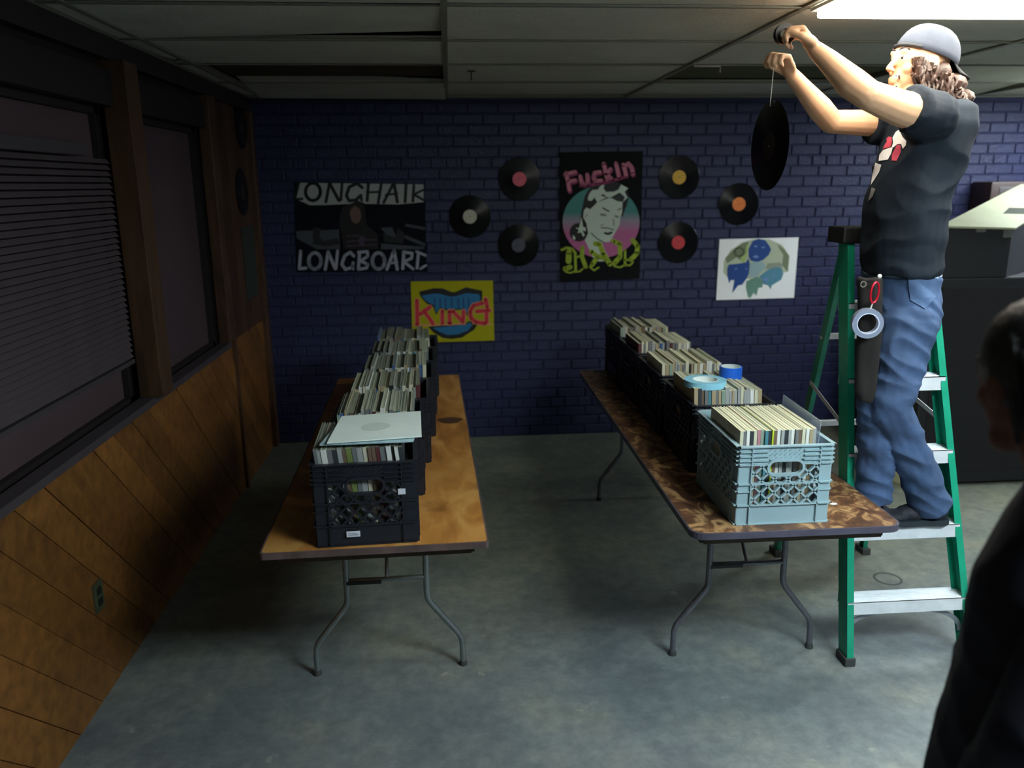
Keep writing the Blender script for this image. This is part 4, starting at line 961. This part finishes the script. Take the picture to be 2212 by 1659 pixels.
# t-shirt
def ctr(px, py, Y, rx, ry, a=0.1): p = atY(px, py, Y); return (p.x, p.y, p.z, rx*0.80, ry*0.86, a*0.6)
bm = NB()
slices(bm, [ctr(1943, 590, YM, 0.140, 0.168), ctr(1944, 540, YM, 0.146, 0.168), ctr(1955, 460, YM, 0.146, 0.170), ctr(1972, 390, YM, 0.150, 0.178), ctr(1992, 320, YM, 0.156, 0.190),
            ctr(2010, 272, YM, 0.146, 0.196), ctr(2022, 240, YM, 0.118, 0.175), ctr(2030, 222, YM, 0.082, 0.115), ctr(2034, 212, YM, 0.058, 0.070)])
seL = mid(shL, elL, .34); seR = mid(shR, elR, .42)
limb(bm, [shL+V((.02,.05,-.02)), shL, mid(shL, elL, .2)], [0.072, 0.076, 0.072]); tube(bm, [shL, seL], [0.077, 0.070], 20)
limb(bm, [shR+V((.04,-.04,-.03)), shR, mid(shR, elR, .2)], [0.074, 0.070, 0.066]); tube(bm, [shR, seR], [0.078, 0.068], 20)
M_TEE_ = mat('faded_black_cotton', (26,34,44), 0.85, spec=0.25, var=0.18, scale=5, bump=0.15, bscale=300)
fuse('tshirt', bm, M_TEE_, man, 0.006, 3, lambda v: fold(v, 0.016))
# print on the chest: light and red patches following the shirt front
tsh = [c for c in man.children if c.name.startswith('tshirt')][0]
dgp = bpy.context.evaluated_depsgraph_get(); dgp.update()
from mathutils.bvhtree import BVHTree
bv = BVHTree.FromPolygons([v.co for v in tsh.data.vertices], [tuple(p.vertices) for p in tsh.data.polygons])
def onshirt(poly, nm, m, off=0.002):
    # printed shapes are laid on the cloth from the chest side
    bm = NB(); P3 = [atY(x, y, 2.6) for x, y in poly]; cen = sum(P3, V())/len(P3); pts = []
    def hit(p):
        d = (p-CAM).normalized(); h = bv.ray_cast(CAM, d); return h
    tri = tessellate_polygon([P3]); N_ = 5
    for t_ in tri:
        a, b, c = [P3[i] for i in t_]; g = {}
        for i in range(N_+1):
            for j in range(N_+1-i):
                p = a + (b-a)*(i/N_) + (c-a)*(j/N_); h = hit(p)
                if h[0] is not None: g[i, j] = bm.verts.new(h[0]+h[1]*off)
        for i in range(N_):
            for j in range(N_-i):
                for f_ in (((i,j),(i+1,j),(i,j+1)), ((i+1,j),(i+1,j+1),(i,j+1))):
                    if all(q in g for q in f_): 
                        vv = [g[q] for q in f_]
                        if max((vv[0].co-vv[1].co).length, (vv[1].co-vv[2].co).length) < 0.05: bm.faces.new(vv)
    obj(nm, bm, m, man, True)
k_ = 140/2212
def cr(pts): return [(1860+x*k_, 240+y*k_) for x, y in pts]
onshirt(cr([(1290,650),(1350,700),(1420,870),(1560,1030),(1540,1180),(1440,1290),(1380,1130),(1250,1130),(1130,1240),(1060,1230),(1110,1080),(1090,910),(1200,720)]), 'chest_print', mat('white_ink', (232,228,228), 0.6))
onshirt(cr([(960,870),(1060,900),(1070,1060),(1030,1220),(760,1290),(830,1150),(900,1050),(880,940)]), 'chest_print', mat('red_ink', (196,70,92), 0.6), 0.0022)
onshirt(cr([(1250,1150),(1370,1180),(1370,1400),(1230,1700),(1060,1690),(1070,1480)]), 'chest_print', MATS['red_ink'], 0.0022)
onshirt(cr([(1040,1240),(1100,1240),(1040,1450),(930,1660),(620,1700),(640,1500),(760,1330)]), 'chest_print', MATS['white_ink'], 0.002)
onshirt([(1892,352),(1905,356),(1900,372),(1890,388),(1882,400),(1886,375)], 'chest_print', MATS['white_ink'])
onshirt([(1884,405),(1892,408),(1886,425),(1876,435),(1880,420)], 'chest_print', mat('grey_ink', (140,142,140), 0.6))
# jeans
bm = NB()
slices(bm, [ctr(1940, 730, YM, 0.105, 0.135, 0.4), ctr(1946, 690, YM, 0.138, 0.155, 0.4), ctr(1950, 645, YM, 0.145, 0.160, 0.4), ctr(1946, 600, YM, 0.138, 0.156, 0.3), ctr(1944, 578, YM, 0.132, 0.152, 0.3)])
ball(bm, atY(1975, 655, YM-0.04), (0.075, 0.08, 0.09))
limb(bm, [hL, mid(hL, kL, .5), kL, mid(kL, aL, .4), mid(kL, aL, .85)], [0.098, 0.086, 0.070, 0.070, 0.070]); tube(bm, [mid(kL, aL, .8), aL+V((0.012,0,-0.03))], [0.070, 0.074], 20)
limb(bm, [hR, mid(hR, kR, .5), kR, mid(kR, aR, .4), mid(kR, aR, .85)], [0.092, 0.080, 0.070, 0.068, 0.062]); tube(bm, [mid(kR, aR, .8), aR+V((0,0,-0.035))], [0.064, 0.064], 20)
def jfold(v):
    q = 1-abs(noise.noise(V((v.x*6, v.y*6, v.z*16+v.x*9))))*2.2
    return 0.010*max(q, -0.3) + 0.004*noise.noise(v*14)
M_DEN = mat('washed_denim', (64,86,122), 0.85, var=0.22, scale=6, bump=0.2, bscale=260)
jn = fuse('jeans', bm, M_DEN, man, 0.006, 3, jfold)
bj = BVHTree.FromPolygons([v.co for v in jn.data.vertices], [tuple(p.vertices) for p in jn.data.polygons])
sv = bv; bv = bj
onshirt([(1962,592),(2022,600),(2020,640),(1996,668),(1966,648)], 'back_pocket', mat('pocket_denim', (78,102,138), 0.85, var=0.15, scale=9, bump=0.2), 0.005)
for q0 in ([(1960,590),(2024,598),(2024,602),(1960,594)],): onshirt(q0, 'pocket_stitching', mat('pale_denim', (150,170,196), 0.8), 0.006)
bv = sv
# pale hem of an undershirt at the back waist
bm = NB(); slices(bm, [ctr(1947, 592, YM, 0.1445, 0.163, 0.3), ctr(1946, 574, YM, 0.1445, 0.165, 0.3)]); obj('undershirt_hem', bm, mat('pale_cotton', (168,186,196), 0.85, var=0.1), man, True)
# shoes
def shoe(c, yaw, pitch, nm='shoe'):
    sh = thing_shoe = bpy.data.objects.new('x', None)
    bpy.data.objects.remove(sh)
    M_ = Matrix.Translation(c) @ Matrix.Rotation(yaw, 4, 'Z') @ Matrix.Rotation(pitch, 4, 'Y')
    bm = NB()    # toe towards +X
    for x, y, z, rx, ry, rz_ in ((-0.085,0,0.045,0.045,0.040,0.042),(-0.04,0,0.055,0.055,0.040,0.045),(0.02,0,0.042,0.06,0.043,0.036),(0.08,0.003,0.032,0.055,0.047,0.026),(0.12,0.004,0.027,0.04,0.042,0.021)):
        ball(bm, (x,y,z), (rx, ry, rz_))
    limb(bm, [(-0.05,0,0.06),(-0.045,0,0.10)], [0.042,0.042])
    bmesh.ops.transform(bm, matrix=M_, verts=bm.verts)
    a = fuse(nm, bm, mat('black_suede', (26,30,40), 0.7, var=0.2, scale=20), man, 0.005, 3)
    bm = NB(); pts = [(-0.128,-.02),(-0.12,-.04),(-0.05,-.042),(0.03,-.042),(0.09,-.050),(0.14,-.040),(0.162,-.01),(0.160,.015),(0.13,.045),(0.06,.050),(-0.02,.040),(-0.10,.040),(-0.128,.02)]
    prism(bm, [M_ @ V((x, y, 0.0)) for x, y in pts], (M_ @ V((0,0,0.024))) - (M_ @ V((0,0,0)))); obj('sole', bm, mat('dark_rubber_sole', (38,46,54), 0.6), a)
zst = 0.564
shoe(V((aL.x-0.052, 2.870, zst)), PI-0.10, 0.0); shoe(V((1.655, 2.945, zst)), PI/2+0.35, 0.0)
bm = NB(); limb(bm, [aL+V((0,0,0.05)), aL+V((-0.005,0,-0.02)), aL+V((-0.045,0,-0.012))], [0.040, 0.043, 0.036]); obj('sock', bm, MATS['black_suede'], man, True)
# cap
capc = atY(2000, 126, YM); ax_f = V((-0.945, -0.08, 0.325)).normalized(); ax_s = V((0,1,0)); ax_s = (ax_s-ax_f*ax_s.dot(ax_f)).normalized(); ax_u = ax_s.cross(ax_f) * 1
if ax_u.z < 0: ax_u = -ax_u
def CP(f, u, s): return capc + ax_f*f + ax_u*u + ax_s*s
bm = NB(); rings = []
for i in range(9):
    ph = i/8*PI/2; ring = []
    for k in range(32):
        a = 2*PI*k/32; r_ = math.cos(ph)**0.75 if i < 8 else 0
        u = 0.106*math.sin(ph)
        ring.append(bm.verts.new(CP(0.113*r_*math.cos(a), u, 0.088*r_*math.sin(a))))
        if i == 8: break
    rings.append(ring)
for a, b in zip(rings, rings[1:]):
    for k in range(32):
        if len(b) == 1: bm.faces.new((a[k], a[(k+1)%32], b[0]))
        else: bm.faces.new((a[k], a[(k+1)%32], b[(k+1)%32], b[k]))
M_CAP = mat('grey_blue_cap', (58,64,78), 0.8, var=0.1, scale=14, bump=0.1, bscale=200)
cap = obj('cap', bm, M_CAP, man, True)
sld = cap.modifiers.new('t', 'SOLIDIFY'); sld.thickness = 0.004
bm = NB(); g = []
for i in range(7):
    rw = []
    for j in range(9):
        a = -0.95 + 1.9*j/8; r0 = 0.110+0.074*(i/6)*(math.cos(a*0.9)**0.6)
        rw.append(bm.verts.new(CP(-r0*math.cos(a)*1.0-0.0, 0.002-0.010*(i/6)-0.022*abs(math.sin(a))**2*(i/6), 0.086*math.sin(a)*(1+0.04*i/6)/math.sin(0.95)*0.80)))
    g.append(rw)
for i in range(6):
    for j in range(8): bm.faces.new((g[i][j], g[i][j+1], g[i+1][j+1], g[i+1][j]))
br = obj('cap_brim', bm, mat('black_brim', (24,24,30), 0.7), cap, True); sl2 = br.modifiers.new('t', 'SOLIDIFY'); sl2.thickness = 0.004
bm = NB(); g = []
for i in range(6):
    rw = []
    for j in range(4):
        ph = 0.12+0.62*i/5; a = PI + (-0.62+0.30*j/3); r_ = math.cos(ph)**0.75
        rw.append(bm.verts.new(CP(0.1155*r_*math.cos(a), 0.108*math.sin(ph), 0.0905*r_*math.sin(a))))
    g.append(rw)
for i in range(5):
    for j in range(3): bm.faces.new((g[i][j], g[i][j+1], g[i+1][j+1], g[i+1][j]))
obj('cap_patch', bm, mat('white_patch', (236,228,236), 0.6), cap, True)
bm = NB(); ball(bm, CP(0, 0.106, 0), 0.007); obj('cap_button', bm, M_CAP, cap, True)
bm = NB(); tube(bm, [CP(0.1145*math.cos(a), 0.004, 0.0895*math.sin(a)) for a in [-0.9+1.8*k/12 for k in range(13)]], 0.0065, 8); obj('cap_strap', bm, MATS['black_brim'], cap, True)
# hair: base volume and wavy locks
bm = NB()
ball(bm, atY(2012, 160, YM), (0.050, 0.090, 0.050)); ball(bm, atY(2040, 186, YM), (0.064, 0.093, 0.045)); ball(bm, atY(2008, 185, YM), (0.045, 0.088, 0.050)); ball(bm, atY(2070, 215, YM), (0.030, 0.085, 0.035))
for k in range(420):
    s = random.choice((-1, 1))*random.uniform(0.55, 1.0)*0.096 if k % 3 else random.uniform(-1, 1)*0.09; u = random.random()
    x0, y0 = 1974+u*100, 122+max(u-.15,0)*58+random.uniform(0, 42)
    st_ = atY(x0, y0, YM+s); ln = random.uniform(0.07, 0.14)
    if y0 > 185: ln *= 0.6
    ph = random.uniform(0, 6.28); P_ = []; R_ = []
    for q in range(9):
        f_ = q/8
        P_.append(st_ + V((0.035*f_+0.010*math.sin(ph+f_*8), math.copysign(0.006, s)+0.008*math.cos(ph+f_*7), -ln*f_))); R_.append(0.0062*(1-0.7*f_)+0.001)
    tube(bm, P_, R_, 6)
M_HAIR = mat('wavy_brown_hair', (74,54,46), 0.45, var=0.3, scale=30, bump=0.5, bscale=120, stretch=(1,1,0.3))
h_ = obj('hair', bm, M_HAIR, man, True)
# dark cloth hanging at the front of the belt
bm = NB()
def rg(px, py, Y, rx, ry): p = atY(px, py, Y); return (p.x, p.y, p.z, rx, ry, 0.2)
slices(bm, [rg(1868, 868, 2.72, 0.024, 0.018), rg(1870, 845, 2.72, 0.040, 0.022), rg(1874, 790, 2.72, 0.046, 0.024), rg(1878, 720, 2.715, 0.046, 0.028), rg(1880, 650, 2.72, 0.048, 0.030), rg(1880, 600, 2.73, 0.044, 0.028)])
cl = fuse('tool_pouch', bm, mat('dark_brown_cloth', (22,17,16), 0.9, var=0.2), None, 0.006, 2, lambda v: 0.008*noise.noise(V((v.x*30, v.y*30, v.z*6)))); tag(cl, 'dark brown pouch hanging at the man\'s front belt', 'pouch')
# tape roll on a red carabiner
p = atY(1873, 698, 2.665)
t = thing('tape_roll', 'grey tape roll hanging from the red carabiner at the man\'s belt', 'tape', p); t.rotation_euler = (PI/2, 0, math.radians(-14))
bm = NB(); lathe(bm, [(0.037,-0.014),(0.052,-0.014),(0.052,0.014),(0.037,0.014)], 40, None, True); obj('tape_winding', bm, mat('silver_tape', (140,150,172), 0.4, 0.2), t, True)
bm = NB(); lathe(bm, [(0.034,-0.015),(0.0372,-0.015),(0.0372,0.015),(0.034,0.015)], 40, None, True); obj('cardboard_core', bm, mat('pale_core', (206,212,232), 0.5), t, True)
bm = NB(); a = atY(1893, 612, 2.665); b_ = atY(1886, 652, 2.662)
pts = []
for k in range(17):
    an = 2*PI*k/16; c_ = a.lerp(b_, 0.5); d_ = (a-b_).normalized(); e_ = V((d_.z,0,-d_.x)); pts.append(c_+d_*0.036*math.cos(an)+e_*0.014*math.sin(an))
tube(bm, pts, 0.0038, 8, False); tag(obj('carabiner', bm, mat('red_anodised', (206,26,48), 0.3, 0.4), None, True), 'red carabiner clipped at the man\'s belt', 'carabiner')
bm = NB(); tube(bm, [b_, atY(1880, 668, 2.66), atY(1877, 678, 2.664)], 0.0022, 6); tag(obj('cord', bm, MATS['white_thread']), 'short pale cord between carabiner and hanging tape roll', 'cord')
for i, (px, py, col, lb) in enumerate(((1900, 597, (230,230,226), 'shiny key tag at the top of the red carabiner'), (1865, 614, (150,150,140), 'small steel key ring on the dark belt pouch'))):
    q = atY(px, py, 2.66+0.02*i); bm = NB(); 
    if i == 0: ball(bm, q, (0.009, 0.005, 0.008))
    else: lathe(bm, [(0.008,-.001),(0.011,-.001),(0.011,.001),(0.008,.001)], 16, Matrix.Translation(q) @ Matrix.Rotation(PI/2, 4, 'X'), True)
    tag(obj('key_tag' if i == 0 else 'key_ring', bm, mat('key_metal%d' % i, col, 0.3, 0.5)), lb, 'key')
# black tape roll in the raised fist
p = atY(1694, 74, 2.775)
t = thing('tape_roll', 'small black tape roll gripped in the man\'s upper hand', 'tape', p); t.rotation_euler = (PI/2, 0, 0)
bm = NB(); lathe(bm, [(0.017,-0.011),(0.033,-0.011),(0.033,0.011),(0.017,0.011)], 32, None, True); obj('tape_winding', bm, mat('black_tape', (30,18,14), 0.45), t, True)

# ---- the near person at the right edge
near = thing('person', 'dark-clothed person with black hair, seen from behind at the right edge', 'person', (0,0,0))
PX, PY = 1.065, 1.17
HC2 = V((0.915, 1.16, 1.586)); bm = NB()
L2, AX2 = headparts(bm, HC2, (-0.05, 0.98, -0.15), (-0.05, 0.15, 0.98))
nb2 = V((1.00, 1.14, 1.43))
limb(bm, [L2(-0.03,-0.04,0), L2(-0.05,-0.10,0), nb2, nb2+V((0.03,0,-0.1))], [0.058, 0.058, 0.064, 0.08])
sh1, sh2 = V((0.995, 1.04, 1.29)), V((1.15, 1.34, 1.34))
e1, e2 = V((0.868, 1.00, 1.07)), V((1.25, 1.42, 1.08)); w1, w2 = V((0.88, 1.12, 0.84)), V((1.22, 1.50, 0.84))
limb(bm, [nb2+V((.03,0,-.06)), sh1, e1, w1], [0.07, 0.055, 0.043, 0.028]); limb(bm, [nb2+V((.03,0,-.06)), sh2, e2, w2], [0.07, 0.055, 0.043, 0.028])
hand(bm, w1, (-0.1, 0.15, -1), (0.5, 0.3, 0), 0.95, (0.3, 0.35, 0.3), (0.5, 0.2), False); hand(bm, w2, (-0.1, 0.15, -1), (-0.5, -0.3, 0), 0.95, (0.3, 0.35, 0.3), (0.5, 0.2), True)
hp2 = V((PX, PY, 0.92)); limb(bm, [nb2+V((.03,0,-.08)), V((PX-.01, PY, 1.2)), hp2], [0.10, 0.12, 0.12])
for s in (-1, 1):
    h0 = hp2+V((0.07*s, 0.08*s, -0.04)); kn = V((PX+0.09*s, PY+0.10*s, 0.50)); an = V((PX+0.10*s, PY+0.11*s, 0.09))
    limb(bm, [hp2, h0, kn, an, an+V((-0.07, 0.06, -0.06))], [0.11, 0.08, 0.05, 0.038, 0.024])
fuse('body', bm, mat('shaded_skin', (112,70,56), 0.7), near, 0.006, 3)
eyes(L2, AX2, near)
bm = NB()
slices(bm, [(PX, PY, 0.80, 0.20, 0.20, 0.8), (PX, PY, 0.92, 0.215, 0.19, 0.8), (PX, PY, 1.08, 0.22, 0.17, 0.8), (PX, PY, 1.24, 0.20, 0.16, 0.8), (PX, PY, 1.33, 0.155, 0.13, 0.8), (PX-0.02, PY, 1.39, 0.095, 0.09, 0.8), (1.01, 1.15, 1.44, 0.074, 0.074, 0.8), (0.985, 1.15, 1.475, 0.070, 0.070, 0.8)])
for a_, b_, c_ in ((sh1, e1, w1), (sh2, e2, w2)): limb(bm, [a_, b_, c_.lerp(b_, 0.1)], [0.078, 0.062, 0.042])
fuse('hooded_jacket', bm, mat('navy_black_fleece', (20,22,38), 0.9, var=0.15, scale=10), near, 0.008, 4, lambda v: fold(v, 0.008))
bm = NB()
slices(bm, [(PX, PY, 0.78, 0.17, 0.14, 0.8), (PX, PY, 0.95, 0.17, 0.14, 0.8)])
for s in (-1, 1): limb(bm, [hp2+V((0.07*s, 0.08*s, -0.06)), V((PX+0.09*s, PY+0.10*s, 0.50)), V((PX+0.10*s, PY+0.11*s, 0.10))], [0.10, 0.075, 0.065])
fuse('trousers', bm, mat('black_trousers', (18,18,22), 0.9), near, 0.010, 3, lambda v: fold(v, 0.008))
for s in (-1, 1):
    bm = NB(); c_ = V((PX+0.10*s, PY+0.11*s, 0.0)); limb(bm, [c_+V((0.02,-0.02,0.045)), c_+V((-0.05,0.04,0.045)), c_+V((-0.11,0.09,0.036))], [0.045, 0.045, 0.036]); fuse('shoe', bm, MATS['black_suede'], near, 0.008, 3)
bm = NB(); ball(bm, L2(-0.022, 0.042, 0), (0.104, 0.100, 0.086), Matrix((AX2[0], AX2[1], AX2[2])).transposed().to_3x3(), 3); ball(bm, L2(-0.055, -0.02, 0), (0.066, 0.085, 0.072), Matrix((AX2[0], AX2[1], AX2[2])).transposed().to_3x3(), 3)
for k in range(160):
    a = random.uniform(0, 2*PI); f_ = -0.06+0.06*math.cos(a); s_ = 0.080*math.sin(a); u0 = random.uniform(0.0, 0.09)
    tube(bm, [L2(f_, u0, s_), L2(f_*1.15-0.004, u0-0.04, s_*1.06), L2(f_*1.1-0.006, u0-0.09, s_*0.98)], [0.005, 0.0045, 0.0012], 6)
obj('hair', bm, mat('black_hair', (12,10,12), 0.5, bump=0.5, bscale=120), near, True)
